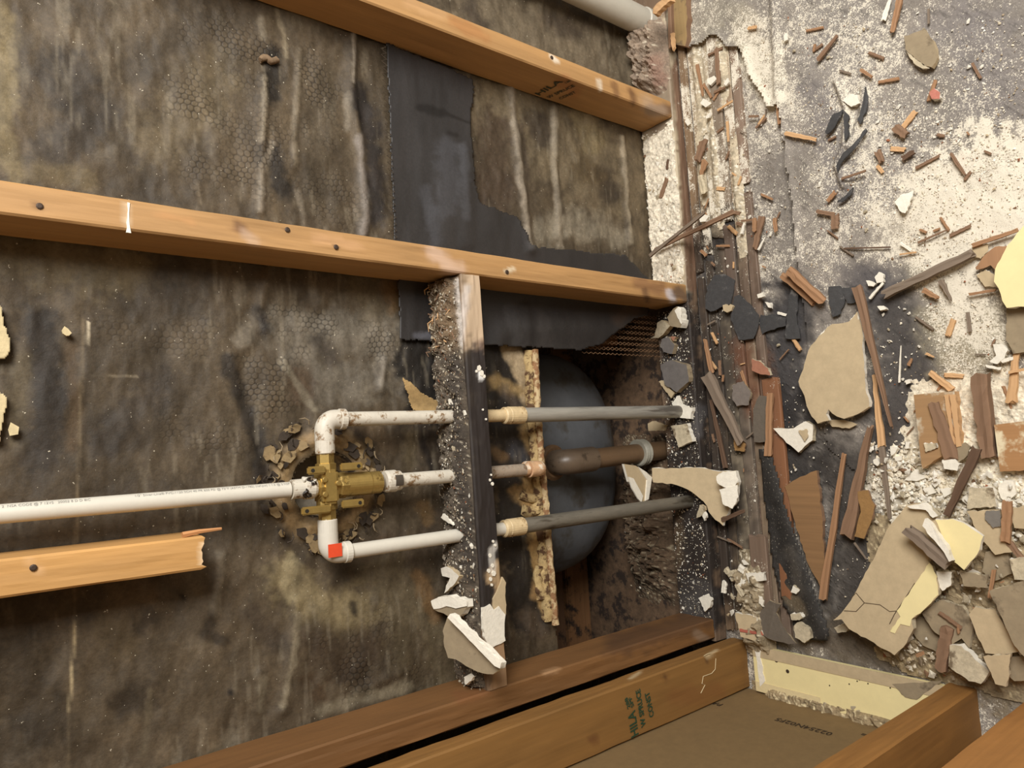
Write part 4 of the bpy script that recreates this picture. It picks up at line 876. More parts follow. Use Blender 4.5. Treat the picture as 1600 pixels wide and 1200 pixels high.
# --- lower right pile of board plates
pile = [
 ([(1455, 462), (1600, 420), (1700, 410), (1700, 760), (1600, 735), (1560, 690), (1500, 560)], .050, .010, M_grey, 'broad grey-tan plate at the right edge of the lower pile', (.0, .05)),
 ([(1370, 560), (1395, 530), (1480, 540), (1585, 715), (1500, 725), (1440, 722), (1400, 640)], .036, .008, M_tan, 'tan plate tucked under the broad grey-tan plate', (0, .04)),
 ([(1165, 545), (1250, 500), (1340, 525), (1390, 600), (1372, 700), (1340, 660), (1290, 690), (1215, 620)], .022, .009, M_grey, 'grey-tan plate just below the cream strip of the largest slab', (0, .05)),
 ([(1430, 735), (1545, 725), (1535, 830), (1525, 862), (1480, 850), (1455, 790)], .048, .006, M_tan, 'small tan tongue at the foot of the lower pile', (.05, .02)),
 ([(1330, 380), (1450, 400), (1440, 450), (1350, 442)], .040, .007, M_grey, 'small grey plate under the cream chip', (0, .06)),
 ([(1290, 688), (1340, 692), (1455, 800), (1420, 850), (1370, 838), (1285, 775)], .026, .014, M_dirty, 'thick dirty white plaster lump at the foot of the pile', (0, .03)),
 ([(1372, 30), (1470, 32), (1487, 112), (1362, 120)], .020, .008, M_dirty, 'pale square plaster plate beside the upright orange stick', (0, 0)),
 ([(1362, 130), (1500, 124), (1560, 300), (1480, 312), (1420, 245)], .028, .008, M_tan, 'tan plate with a grey patch below the pale square plate', (0, .04)),
 ([(1235, 380), (1300, 385), (1295, 440), (1260, 462), (1240, 430)], .034, .012, M_white, 'white plaster chunk beside the largest slab', (0, 0)),
 ([(1150, 560), (1200, 590), (1270, 690), (1240, 720), (1180, 690), (1140, 640)], .012, .006, M_grey, 'grey-tan plate by the torn foot of the largest slab', (0, .03)),
 ([(1500, 740), (1600, 735), (1640, 830), (1560, 838), (1520, 800)], .020, .010, M_grey, 'dull plate at the lower end of the pile by the stud', (0, 0)),
 ([(1540, 120), (1660, 100), (1660, 210), (1560, 200)], .018, .008, M_tan, 'tan plate at the right edge above the pile', (0, 0)),
 ([(1540, 330), (1660, 310), (1660, 420), (1560, 415)], .030, .009, M_dirty, 'dirty pale plate at the right edge over the grey-tan plate', (0, 0)),
 ([(1440, 300), (1535, 305), (1550, 390), (1480, 420), (1425, 380)], .018, .008, M_grey, 'small dull plate in the middle of the lower pile', (0, .04)),
]
for q, zz, th, m, lb_, sl in pile: slab('plaster_plate', r1(q), zz, th, m, M_dirty if m is not M_dirty else M_white, lb_, 'plaster plate', slope=sl, base=.002)
slab('torn_patch', r1([(1440, 130), (1500, 126), (1505, 190), (1470, 200), (1438, 165)]), .038, .0012, mat_speck('grey_patch', (120, 114, 106), .1), M_grey, 'thin dark grey patch lying on the tan plate in the pile', 'paper scrap', base=.002, slope=(0, .04))
# --- strip of cream board at the foot of the left wall
strip = empty('board_strip', (-.775, -.24, .004)); tag(strip, 'long cream painted board strip lying along the foot of the left wall', 'board strip')
add_mesh('board', *bevel_box((-.822, -.41, .002), (-.736, -.066, .013), .0012), M_cream, strip)
add_mesh('paper_band', *box((-.7555, -.409, .0131), (-.7355, -.068, .0142)), M_tan, strip)
add_mesh('paper_band', *box((-.8215, -.20, .0131), (-.803, -.068, .0139)), mat_speck('board_pale', (222, 204, 158), .06), strip)
slab('bare_paper', r1([(1050, 850), (1200, 842), (1260, 835), (1150, 915), (1105, 905)]), .0005, .0008, M_grey, M_grey, parent=strip, base=.013, rag=.5)
for x, y in [(568, 752), (615, 797), (905, 838), (915, 832), (872, 850), (790, 856), (950, 848), (1043, 866)]:
    p = r1([(x, y)])[0]; c = on_z(*p, .0137); add_mesh('dark_spot', *lathe(c, (0, 0, 1), [(0, .0035 if x < 700 else .0012), (.0004, .0035 if x < 700 else .0012)], 8), dink, strip)
slab('broken_end', r1([(478, 668), (505, 672), (500, 740), (520, 840), (500, 862), (488, 760)]), .0005, .004, M_white, M_white, parent=strip, base=.010, rag=1.5)
# rubble along the drywall behind the strip
# --- corner bits
slab('gypsum_board_piece', d8([(525, 340), (720, 370), (725, 410), (795, 545), (700, 600), (575, 560), (555, 480)]), .020, .012, M_tan, M_white, 'little tan block with a red line in the corner by the end stud', 'board piece', base=.006, slope=(0, .25))
rl = bpy.data.objects['gypsum_board_piece.%03d' % max(int(o.name.split('.')[-1]) for o in bpy.data.objects if o.name.startswith('gypsum_board_piece.'))]
slab('red_line', d8([(565, 490), (760, 520), (785, 550), (570, 515)]), .0325, .0010, mat_plain('red_print', (168, 92, 74), .8), mat_plain('red_print', (168, 92, 74)), parent=rl, base=.006, slope=(0, .25), rag=.2)
slab('felt_scrap', d8([(760, 330), (850, 225), (960, 260), (910, 340), (1000, 480), (1110, 615), (1040, 625), (900, 590), (800, 540), (730, 430)]), .012, .004, mat_speck('grey_paper', (104, 94, 82), .15), M_grey, 'folded grey-brown paper scrap in the corner beside the cream strip', 'paper scrap', bow=.02)
slab('plaster_chunk', d8([(1065, 470), (1100, 430), (1215, 500), (1220, 580), (1170, 620), (1080, 570)]), .010, .016, M_dirty, M_dirty, 'grey plaster cube beside the folded paper scrap', 'plaster lump')
slab('plaster_chunk', d8([(1035, 355), (1130, 345), (1150, 385), (1120, 410), (1045, 405)]), .014, .010, M_dirty, M_white, 'pale oblong plaster chunk on the black felt strip', 'plaster lump')
slab('plaster_chunk', d8([(1040, 150), (1060, 90), (1125, 130), (1090, 168)]), .016, .006, M_white, M_dirty, 'small pointed plaster chunk on the black felt strip', 'plaster lump')
slab('plaster_chunk', d8([(1440, 480), (1530, 440), (1580, 470), (1550, 520), (1470, 525)]), .010, .014, M_dirty, M_dirty, 'rounded plaster lump under the corner of the largest slab', 'plaster lump')
slab('plaster_chunk', d6([(620, 985), (795, 980), (790, 1050), (650, 1070)]), .018, .008, M_white, M_white, 'white oblong plaster chip on the red-brown board', 'plaster lump', base=.010)
slab('plaster_chunk', d8([(660, 175), (740, 180), (790, 235), (780, 285), (715, 220)]), .020, .005, M_white, M_white, 'white crooked plaster chip in the corner rubble', 'plaster lump', base=.008)
for q, lb_ in [([(185, 205), (260, 170), (310, 225), (290, 290), (245, 330)], 'white plaster chip on the sole plate near the corner'), ([(420, 905), (500, 930), (470, 960), (410, 1010)], '')]:
    if lb_: slab('plaster_chunk', d8(q), .001, .008, M_white, M_white, lb_, 'plaster lump', base=.040)
cornerw = [((440, 940), (520, 1050), 9), ((560, 920), (610, 960), 10), ((470, 990), (540, 970), 8), ((600, 1040), (570, 1100), 8), ((540, 1090), (600, 1190), 7), ((430, 1060), (420, 1160), 7)]
for k, (a, b, wv) in enumerate(cornerw):
    p, q = d6([a, b]); stick('plaster_shard', p, q, wv, .016+.003*k, M_white if k % 2 else M_dirty, 'narrow plaster shard jumbled in the corner rubble', 'plaster lump', th=.005, group='plaster shards in the corner', base=.010)
# --- black felt strip and other floor scraps
def fs_surf(Pp):
    V = on_z_arr(Pp, .012); d = segdist(Pp, [(1200, 700), (1225, 780), (1262, 900), (1290, 985)]); V[:, 2] += .014*np.exp(-(d/20)**2)+.003*(fbm(Pp[:, 0]/12, Pp[:, 1]/12, 3, 4)-.5); return V
fs_col = lambda Pp, V: stains_and_light(np.tile(lin((50, 47, 44)), (len(Pp), 1))*(.6+.8*fbm(Pp[:, 0]/10, Pp[:, 1]/14, 3, 9))[:, None], Pp, [([(1240, 860), (1255, 920)], 12, (104, 98, 90), .5), ([(1230, 930), (1250, 950)], 16, (128, 112, 88), .6)], 3)
fsm = mat_speck('felt_strip', (50, 47, 44), .3, .75, 200, attr=True, dark=(176, 168, 152), darkamt=.02, dscale=260)
fst = sheet('felt_strip', [(1190, 700), (1208, 700), (1222, 745), (1236, 800), (1262, 868), (1282, 930), (1302, 985), (1298, 1000), (1270, 1000), (1240, 975), (1222, 940), (1206, 880), (1196, 800)], fs_surf, 3.2, fsm, None, fs_col, .002); tag(fst, 'long black felt strip running diagonally down to the corner', 'felt strip')
slab('wood_plank_piece', [(1226, 760), (1250, 745), (1276, 735), (1284, 800), (1290, 900), (1284, 922), (1262, 880), (1240, 810)], .006, .008, mat_wood('plank_ochre', (140, 106, 70), 1, .4, .8), M_wb, 'wedge of ochre wood beside the long black felt strip', 'wood splinter')
for nm, q, lb_ in [('felt_scrap', d1([(330, 590), (420, 580), (510, 640), (505, 730), (470, 860), (300, 930), (250, 900), (260, 700)]), 'dark felt scrap on the boards by the foot of the middle stud'),
               ('felt_scrap', d1([(510, 790), (560, 770), (690, 890), (745, 960), (740, 1060), (700, 1180), (560, 1190), (480, 1000)]), 'larger black felt scrap beside the tan half disc'),
               ('felt_scrap', d1([(760, 960), (1000, 970), (1000, 1060), (860, 1100), (780, 1140), (750, 1040)]), 'flat black felt scrap left of the tan leaf-shaped board'),
               ('felt_scrap', d1([(1390, 700), (1500, 690), (1540, 820), (1500, 950), (1430, 980), (1395, 860)]), 'small slate grey felt scrap above the tan leaf-shaped board'),
               ('felt_scrap', d1([(1500, 720), (1640, 690), (1700, 780), (1620, 850), (1560, 850)]), 'slate grey felt scrap beside the end of the orange split pair'),
               ('felt_scrap', d1([(1040, 700), (1110, 700), (1100, 1000), (1130, 1180), (1000, 1180), (1000, 960)]), 'upright dark felt sliver under the orange split pair')]:
    slab(nm, q, .003, .0025, bf, bf, lb_, 'felt scrap', bow=.006)
for q, lb_ in [([(820, 690), (850, 640), (905, 590), (945, 535), (950, 545), (915, 600), (870, 650), (835, 690), (825, 720)], 'curled black felt strip in the torn patch of underlay'), ([(770, 550), (800, 480), (845, 455), (840, 480), (805, 540), (780, 560)], 'short black felt curl at the top of the torn patch'), ([(935, 360), (950, 400), (945, 450), (920, 520), (908, 500), (925, 440), (930, 400)], 'thin black felt curl at the right of the torn patch'), ([(850, 460), (870, 480), (872, 570), (860, 590), (852, 520)], 'straight black felt sliver in the torn patch'), ([(820, 840), (860, 810), (885, 780), (880, 810), (840, 842)], 'black felt tip at the foot of the torn patch')]:
    slab('felt_curl', c3(q), .006, .004, bf, bf, lb_, 'felt scrap', bow=.012)
slab('brown_paper', [(1340, 768), (1356, 766), (1367, 790), (1362, 812), (1350, 842), (1335, 838), (1345, 800)], .016, .004, mat_speck('brown_card', (150, 114, 68), .2), M_wb, 'curved brown card strip beside the chunky split board', 'card scrap')
slab('terracotta_chip', d2([(680, 180), (760, 210), (830, 270), (850, 335), (760, 325), (680, 290)]), .010, .007, mat_speck('terracotta', (164, 112, 88), .15), M_dirty, 'pinkish clay chip on the boards between the felt scraps', 'clay chip')
slab('grey_paper', d2([(750, 520), (850, 535), (840, 760), (800, 950), (700, 950), (690, 660)]), .008, .003, mat_speck('grey_paper', (104, 94, 82), .15), M_grey, 'grey-brown paper under the short upright batten', 'paper scrap', base=.008)
slab('grey_paper', d2([(500, 420), (600, 390), (670, 500), (650, 610), (540, 620), (500, 560)]), .006, .004, mat_speck('grey_lump', (122, 112, 104), .2), M_grey, 'grey rounded paper lump on the red-brown board', 'paper scrap', base=.010)
slab('card_scrap', d2([(510, 930), (620, 960), (610, 1040), (520, 1030)]), .006, .004, mat_speck('brown_card', (150, 114, 68), .2), M_wb, 'tiny brown card under the lower end of the grey batten by the plate', 'card scrap')
wt = slab('plaster_chunk', c6([(555, 785), (640, 785), (690, 755), (720, 770), (718, 835), (660, 885), (610, 845)]), .008, .010, M_white, M_dirty, 'white folded plaster chunk below the tan leaf-shaped board', 'plaster lump', slope=(.1, .1))
slab('bare_paper', d2([(1110, 850), (1190, 835), (1200, 900), (1170, 950)]), .0195, .001, M_tan, M_tan, parent=wt, base=.003, slope=(.1, .1), rag=.4)
slab('torn_paper', c3([(1060, 840), (1085, 810), (1140, 795), (1125, 850), (1110, 890), (1085, 880)]), .006, .003, M_white, M_white, 'white crumpled paper on the dusty underlay', 'paper scrap', bow=.01)
tc2 = slab('gypsum_board_piece', c3([(1100, 150), (1190, 120), (1222, 170), (1240, 240), (1215, 280), (1180, 272), (1105, 205)]), .004, .008, M_grey, M_tan, 'brown rounded board chip on the underlay near the top edge', 'board piece')
slab('torn_edge', c3([(1110, 215), (1150, 245), (1205, 285), (1175, 285), (1140, 262)]), .009, .003, M_dirty, M_white, parent=tc2, base=.016)
for a, b, m in [((1130, 165), (1160, 175), 3)]: pass
# white crumples
for q, lb_ in [(d4([(1310, 50), (1400, 45), (1450, 90), (1420, 170), (1350, 230), (1280, 210), (1340, 150)]), 'white crumpled plaster by the light batten at the right edge'), (d4([(1370, 190), (1500, 160), (1500, 190), (1400, 220)]), 'flat white shard touching the crumpled plaster'), (d4([(1240, 235), (1390, 265), (1380, 285), (1250, 260)]), 'thin white shard below the crumpled plaster'),
               (d3([(210, 610), (250, 560), (290, 590), (290, 650), (230, 665)]), 'white rounded plaster chip above the long dark splinter'), (d3([(130, 640), (160, 640), (220, 670), (200, 695), (150, 690)]), 'white curled plaster sliver beside the rounded chip'), (d3([(240, 880), (300, 875), (325, 905), (270, 920)]), 'white flat chip between the long splinter and grey batten'),
               (c3([(845, 420), (870, 390), (905, 395), (915, 430), (880, 445)]), 'bright white lump in the torn patch of underlay'), (d1([(800, 840), (850, 850), (862, 895), (830, 890)]), 'white chip left of the orange split pair'), (d1([(725, 770), (780, 750), (785, 790), (735, 805)]), 'white nugget on the boards left of the orange split pair'), (d1([(190, 70), (240, 30), (275, 50), (250, 95), (200, 100)]), 'white chip under the crossed twigs'),
               (d6([(1105, 300), (1150, 270), (1235, 220), (1215, 270), (1150, 335)]), 'white arrow-shaped chip on the ochre wedge'), (d4([(200, 1120), (240, 1100), (262, 1150), (240, 1175), (205, 1150)]), 'white egg-shaped chip at the foot of the light splinter'), (d4([(360, 990), (430, 1010), (400, 1060), (365, 1080)]), 'white wedge chip right of the light splinter'), (d4([(395, 1090), (470, 1080), (465, 1120), (410, 1130)]), 'white rounded chip under the wedge chip'), (d4([(500, 950), (540, 960), (530, 1010), (500, 1015)]), 'white upright chip left of the squared board'), (d4([(500, 380), (545, 370), (550, 405), (510, 420)]), 'white oval chip on the dark floor left of the squared board'),
               (d5([(590, 20), (680, 100), (600, 130), (490, 120)]), 'big flat white plaster flake in the white rubble'), (d5([(1350, 180), (1420, 120), (1500, 130), (1525, 250), (1440, 330), (1380, 280)]), 'tall white plaster lump above the upright orange stick'), (d5([(800, 950), (900, 950), (915, 1050), (880, 1090), (800, 1040)]), 'white torn lump between the largest slab and the pile'), (d5([(1050, 990), (1130, 940), (1200, 980), (1190, 1030), (1080, 1010)]), 'white torn lump under the cream chip'),
               (d5([(820, 200), (900, 190), (930, 240), (860, 280)]), 'white angular lump left of the leaning brown stick'), (d5([(660, 200), (740, 180), (780, 240), (700, 260)]), 'white flake above the torn top of the largest slab'), (d5([(1010, 290), (1060, 260), (1110, 320), (1080, 360)]), 'white flake right of the leaning brown stick'), (d5([(740, 150), (800, 110), (830, 140), (770, 190)]), 'white sharp flake in the white rubble')]:
    slab('plaster_chip', q, .004 if q[0][0] < 1500 else .006, .007, M_white, M_white, lb_, 'plaster lump', rag=.8, bow=.006)
# --- sticks and splinters
ST = [
 (c6([(905, 195)])[0], c6([(1050, 780)])[0], 14, .020, M_wb, 'long dark splinter tapering past the tan leaf-shaped board', (1, .15), .010),
 (c6([(975, 560)])[0], c6([(1008, 860)])[0], 11, .006, M_wl, 'long pale splinter tucked beside the long dark one', (.4, 1), .007),
 (c6([(1008, 860)])[0], c6([(1040, 1160)])[0], 9, .006, M_wg, 'grey tail of the long pale splinter in the rubble', (1, .5), .006),
 ((1319, 710), (1286, 936), 11, .012, M_wo, 'straight orange splinter standing beside the ochre wedge', (.5, 1), .008),
 ((1360, 668), (1324, 838), 19, .006, M_wb, 'chunky split brown board piece tapering to a point', (.3, 1), .016),
 (d1([(960, 590)])[0], d1([(1260, 850)])[0], 9, .008, M_wo, 'lower orange stick of the split pair above the tan board', (1, 1), .009),
 (d1([(1030, 550)])[0], d1([(1345, 840)])[0], 13, .008, M_wo, 'upper orange stick of the split pair above the tan board', (1, .9), .012),
 (d3([(310, 770)])[0], d3([(1120, 390)])[0], 15, .010, M_wg, 'long grey batten pointing to the cream piece', (.9, .8), .012),
 (d3([(1120, 320)])[0], d3([(1540, 175)])[0], 7, .008, M_wo, 'thin reddish splinter touching the cream piece', (1, .8), .005),
 (d3([(670, 730)])[0], d3([(800, 800)])[0], 8, .005, M_wo, 'small reddish chip below the long grey batten', (1, .7), .005),
 (d3([(830, 640)])[0], d3([(930, 830)])[0], 9, .006, M_wg, 'short dark grey splinter hanging off the long grey batten', (1, .2), .005),
 (d3([(1090, 770)])[0], d3([(1340, 730)])[0], 4, .005, M_wo, 'fine twig left of the cream piece', (1, 1), .004),
 (d3([(620, 290)])[0], d3([(890, 170)])[0], 3.5, .004, M_wb, 'fine brown twig above the long grey batten', (1, .6), .003),
 (d3([(455, 295)])[0], d3([(560, 365)])[0], 4, .004, M_white, 'thin white sliver above the long grey batten', (1, 1), .003),
 (d3([(450, 400)])[0], d3([(600, 380)])[0], 2.5, .004, M_wl, 'hair-thin pale twig below the thin white sliver', (1, 1), .003),
 (d3([(170, 810)])[0], d3([(300, 660)])[0], 5, .006, M_white, 'white sliver above the top of the long dark splinter', (1, .8), .004),
 (d4([(735, 310)])[0], d4([(935, 465)])[0], 10, .006, M_wl, 'short pale split above the squared board', (.8, 1), .006),
 (d4([(1480, 580)])[0], d4([(1545, 0)])[0], 14, .008, M_wl, 'light batten at the right edge under the card scrap', (1, .5), .006),
 (d4([(1460, 310)])[0], d4([(1620, 275)])[0], 4, .016, M_wl, 'thin twig across the light batten at the right edge', (1, 1), .004),
 (d4([(1190, 330)])[0], d4([(1275, 1090)])[0], 22, .010, M_wb, 'thick rough brown stud offcut right of the squared board', (1, .8), .022),
 (d4([(1170, 1010)])[0], d5([(890, 440)])[0], 13, .028, M_wd, 'dark leaning stick pointing at the largest slab', (1, .7), .010),
 (d5([(1445, 320)])[0], d5([(1430, 690)])[0], 12, .034, M_wo, 'upright orange stick at the right of the white rubble', (1, 1), .009),
 (d5([(1450, 680)])[0], d5([(1620, 900)])[0], 9, .030, M_wb, 'brown splinter running from the orange stick to the edge', (1, .8), .006),
 (d7([(890, 480)])[0], d7([(830, 870)])[0], 16, .026, M_wb, 'rusty brown stick standing against the cream strip', (1, 1), .012),
 (d2([(270, 340)])[0], d2([(590, 970)])[0], 19, .010, M_wg, 'grey split batten leaning beside the sole plate', (1, .55), .012),
 (d2([(850, 510)])[0], d2([(835, 1070)])[0], 11, .014, M_wo, 'short upright batten on the grey-brown paper', (.8, 1), .007),
 (d2([(245, 0)])[0], d2([(310, 310)])[0], 7, .012, M_wo, 'thin orange splinter above the leaning grey batten', (.7, 1), .005),
 (d2([(300, 560)])[0], d2([(440, 1190)])[0], 8, .004, M_wd, 'dark splinter in the gap beside the sole plate', (.6, 1), .005),
 (d6([(400, 490)])[0], d6([(605, 405)])[0], 7, .030, M_wd, 'short dark twig under the tan bridging piece', (1, .8), .005),
 (c3([(40, 1065)])[0], c3([(270, 885)])[0], 6, .050, M_wg, 'upper twig of the crossed pair over the sole plate', (1, .8), .006),
 (c3([(60, 1040)])[0], c3([(392, 882)])[0], 8, .046, M_wb, 'lower twig of the crossed pair over the sole plate', (.6, 1), .007),
 (c3([(1082, 0)])[0], c3([(1052, 132)])[0], 9, .006, M_wo, 'pinkish splinter at the top edge of the picture', (1, .7), .006),
 (c3([(1040, 0)])[0], c3([(1015, 85)])[0], 8, .004, M_white, 'pale paper sliver beside the pinkish splinter', (.6, 1), .003),
 (c3([(820, 150)])[0], c3([(742, 250)])[0], 7, .005, M_wb, 'brown splinter lying on the upper underlay', (.6, 1), .005),
 (c3([(605, 555)])[0], c3([(735, 582)])[0], 7, .006, M_wl, 'pale curved sliver at the torn edge of the underlay', (1, .7), .005),
 (c3([(735, 880)])[0], c3([(812, 895)])[0], 6, .005, M_wb, 'brown chip lying across below the torn patch', (1, 1), .005),
 (c3([(815, 895)])[0], c3([(812, 950)])[0], 11, .005, M_wb, 'stubby brown chip below the torn patch', (1, 1), .006),
 (c3([(815, 800)])[0], c3([(780, 840)])[0], 7, .005, M_wo, 'tiny orange chip at the foot of the torn patch', (1, .8), .004),
 (c3([(840, 745)])[0], c3([(940, 712)])[0], 4, .010, M_wb, 'nail-thin brown twig across the torn patch', (1, .8), .004),
 (c3([(1295, 640)])[0], c3([(1355, 728)])[0], 5, .004, M_wb, 'reddish twig on the bright dust', (1, .6), .004),
 (c3([(1065, 530)])[0], c3([(1110, 565)])[0], 13, .004, M_wb, 'brown bark chip on the bright dust', (1, .8), .006),
 (c3([(990, 630)])[0], c3([(1008, 675)])[0], 10, .004, M_wb, 'small bark chip right of the torn patch', (1, .8), .005),
 (c3([(1095, 660)])[0], c3([(1140, 632)])[0], 9, .004, M_wd, 'dark bark chip right of the small bark chip', (1, .8), .005),
 (c3([(920, 290)])[0], c3([(965, 320)])[0], 5, .004, M_wo, 'tiny reddish chip above the torn patch', (1, .8), .004),
 (c3([(450, 118)])[0], c3([(485, 112)])[0], 5, .004, M_wl, 'tiny tan stick on the upper left underlay', (1, 1), .003),
 (c3([(850, 1035)])[0], c3([(1045, 1030)])[0], 3, .003, M_wd, 'fine dark twig above the orange split pair', (1, .6), .003),
 (d1([(770, 60)])[0], d1([(710, 340)])[0], 11, .006, M_wb, 'rusty splinter on the boards below the torn patch', (1, .7), .006),
 (d1([(705, 70)])[0], d1([(705, 190)])[0], 6, .008, M_wo, 'short orange splinter beside the rusty one', (1, .9), .005),
 (d1([(890, 70)])[0], d1([(905, 190)])[0], 6, .006, M_wo, 'short reddish splinter on the dusty boards', (1, .9), .004),
 (d1([(580, 90)])[0], d1([(710, 75)])[0], 3.5, .006, M_wb, 'fine brown twig across the boards', (1, .9), .003),
 (d1([(740, 360)])[0], d1([(800, 245)])[0], 4.5, .006, M_white, 'white sliver beside the rusty splinter', (1, .5), .003),
 (d1([(585, 210)])[0], d1([(610, 110)])[0], 6, .006, M_white, 'white almond-shaped sliver on the boards', (1, .6), .004),
 (d1([(210, 365)])[0], d1([(258, 410)])[0], 4.5, .006, M_wo, 'tiny orange stub in the gap by the sole plate', (1, 1), .004),
 (d1([(920, 940)])[0], d1([(998, 962)])[0], 4, .007, M_white, 'white straight sliver on the flat black felt scrap', (1, 1), .003),
 (h3([(690, 540)])[0], h3([(740, 800)])[0], 5, .006, M_wo, 'thin orange splinter on the upper boards', (1, .6), .004),
 (h3([(860, 920)])[0], h3([(985, 840)])[0], 4, .006, M_wl, 'pale twig across the upper boards', (1, .8), .003),
 (h3([(940, 1010)])[0], h3([(950, 1180)])[0], 4, .006, M_wl, 'pale upright sliver on the upper boards', (1, .7), .004),
 (h3([(1120, 970)])[0], h3([(1200, 968)])[0], 3.5, .008, M_wb, 'tiny brown twig by the torn point of underlay', (1, 1), .003),
 (h3([(1365, 860)])[0], h3([(1380, 1040)])[0], 7, .004, M_wo, 'orange splinter under the torn point of underlay', (1, .8), .006),
 (h3([(830, 770)])[0], h3([(920, 730)])[0], 4, .004, M_wb, 'little cross slat on the upper boards', (1, 1), .004),
 (h3([(780, 460)])[0], h3([(900, 400)])[0], 4, .004, M_wb, 'upper little cross slat near the torn underlay edge', (1, 1), .004),
 (h3([(850, 400)])[0], h3([(870, 700)])[0], 6, .004, M_wb, 'brown upright slat on the upper boards', (1, 1), .005),
 (g2([(1400, 290)])[0], g2([(1300, 600)])[0], 13, .006, M_wb, 'brown cracked chip on the boards below the right stud', (1, .9), .006),
 (g2([(1420, 620)])[0], g2([(1360, 820)])[0], 14, .006, M_wo, 'flat tan chip touching the brown cracked chip', (1, .4), .004),
 (g2([(1350, 860)])[0], g2([(1410, 1120)])[0], 10, .008, M_dirty, 'white peg standing below the flat tan chip', (.8, 1), .009),
 (g2([(820, 880)])[0], g2([(720, 1200)])[0], 7, .004, M_wb, 'brown sliver lying on the white dust of the sole plate', (.8, 1), .004),
 (g2([(840, 590)])[0], g2([(820, 740)])[0], 4, .003, M_wd, 'dark short sliver on the white dust of the sole plate', (.7, 1), .004),
 (d4([(445, 400)])[0], d4([(460, 60)])[0], 3.5, .005, M_white, 'thin white upright sliver right of the long dark splinter', (1, .4), .003),
 (d4([(530, 240)])[0], d4([(560, 180)])[0], 5, .004, M_wo, 'tiny orange chip on the dark floor', (1, .7), .003),
 (d4([(690, 130)])[0], d4([(765, 165)])[0], 4, .004, M_wl, 'tiny pale chip on the dusty floor', (1, .5), .003),
 (d5([(30, 700)])[0], d5([(140, 850)])[0], 3, .006, M_wg, 'fine grey twig left of the largest slab', (1, .6), .003),
 (d6([(770, 150)])[0], d6([(860, 125)])[0], 3, .03, M_wl, '', (1, .6), .003),
 (r1([(345, 165)])[0], r1([(425, 130)])[0], 3, .03, M_wd, '', (1, .6), .003),
]
for p0, p1, wv, zz, m, lb_, tp, th in ST:
    if lb_: stick('wood_splinter' if m not in (M_white, M_dirty) else 'plaster_sliver', p0, p1, wv, zz, m, lb_, 'wood splinter' if m not in (M_white, M_dirty) else 'plaster sliver', tp, th)
# --- squared boards
sb1 = slab('squared_board', c6([(1140, 645), (1310, 630), (1335, 870), (1260, 900), (1175, 955)]), .008, .018, mat_wood('board_face', (164, 128, 88), 1, .3, .8, dark=(200, 188, 164), damt=.2), M_wl, 'squared board offcut with two pale raw strips on its right', 'board offcut', flat=[2, 3], base=.004)
for q in [[(860, 520), (900, 515), (960, 1010), (940, 1020)], [(910, 515), (960, 510), (1015, 990), (975, 1000)]]: slab('raw_strip', d4(q), .0265, .003, M_wl, M_wl, parent=sb1, base=.004, rag=.6)
slab('squared_board', c6([(1475, 770), (1600, 755), (1680, 750), (1680, 960), (1500, 965)]), .008, .018, mat_wood('board_face2', (170, 126, 82), 1, .3, .8, dark=(222, 208, 174), damt=.45), M_wb, 'second squared board offcut at the right edge buried in white rubble', 'board offcut', flat=[3], base=.004)
stick('wood_splinter', d4([(765, 600)])[0], d4([(930, 1100)])[0], 20, .0275, M_wb, 'flat brown slat lying on the squared board offcut', taper=(.75, 1.1), th=.005, base=.004)
slab('plaster_chip', d4([(670, 965), (790, 965), (800, 1005), (690, 1045)]), .0265, .004, M_dirty, M_white, 'grey chip with white rim on the squared board offcut', 'plaster lump', base=.004)
slab('plaster_chip', d4([(840, 1120), (960, 1110), (1000, 1160), (980, 1220), (860, 1200)]), .022, .010, M_white, M_white, 'white lump at the foot of the flat brown slat', 'plaster lump', base=.004)
slab('plaster_plate', d4([(985, 990), (1040, 960), (1100, 1000), (1070, 1080), (990, 1150), (960, 1070)]), .022, .006, M_grey, M_grey, 'grey triangular paper at the foot of the squared board offcut', 'paper scrap', base=.004)
# --- bits beside and on the sole plate
cp1 = slab('plaster_chunk', g1([(520, 560), (620, 420), (680, 390), (730, 420), (760, 640), (730, 720), (570, 690)]), .004, .020, M_grey, M_white, 'grey and white plaster corner at the foot of the middle stud', 'plaster lump', base=.039)
slab('torn_face', g1([(640, 450), (690, 400), (730, 430), (758, 640), (740, 660), (690, 570)]), .0235, .002, M_white, M_white, parent=cp1, base=.039, rag=.6)
slab('plaster_chunk', g1([(330, 830), (370, 640), (440, 600), (570, 690), (480, 800), (390, 880), (260, 890)]), .002, .014, M_dirty, M_tan, 'creased tan paper hanging off the sole plate under the stud', 'paper scrap', base=.039, slope=(.2, -.2))
slab('plaster_chunk', g1([(440, 900), (540, 860), (640, 990), (600, 1130), (470, 1100), (420, 1000)]), .002, .012, mat_speck('grey_rock', (106, 100, 96), .2, .9, 60), M_grey, 'grey stone-like lump on the black part of the sole plate', 'plaster lump', base=.039)
slab('plaster_chunk', g1([(580, 860), (665, 860), (620, 930)]), .004, .010, mat_speck('terracotta', (164, 112, 88), .15), M_tan, 'tiny clay triangle beside the grey stone-like lump', 'clay chip', base=.039)
slab('plaster_chunk', c6([(85, 520), (130, 500), (190, 520), (200, 590), (150, 635), (100, 600)]), .002, .014, mat_speck('grey_rock', (106, 100, 96), .2, .9, 60), M_grey, 'round grey mouldy lump on the black sole plate', 'plaster lump', base=.039, bow=.01)
slab('plaster_chunk', c6([(78, 590), (95, 585), (142, 640), (130, 660)]), .004, .006, M_tan, M_tan, 'narrow tan chip at the back of the black sole plate', 'paper scrap', base=.039)
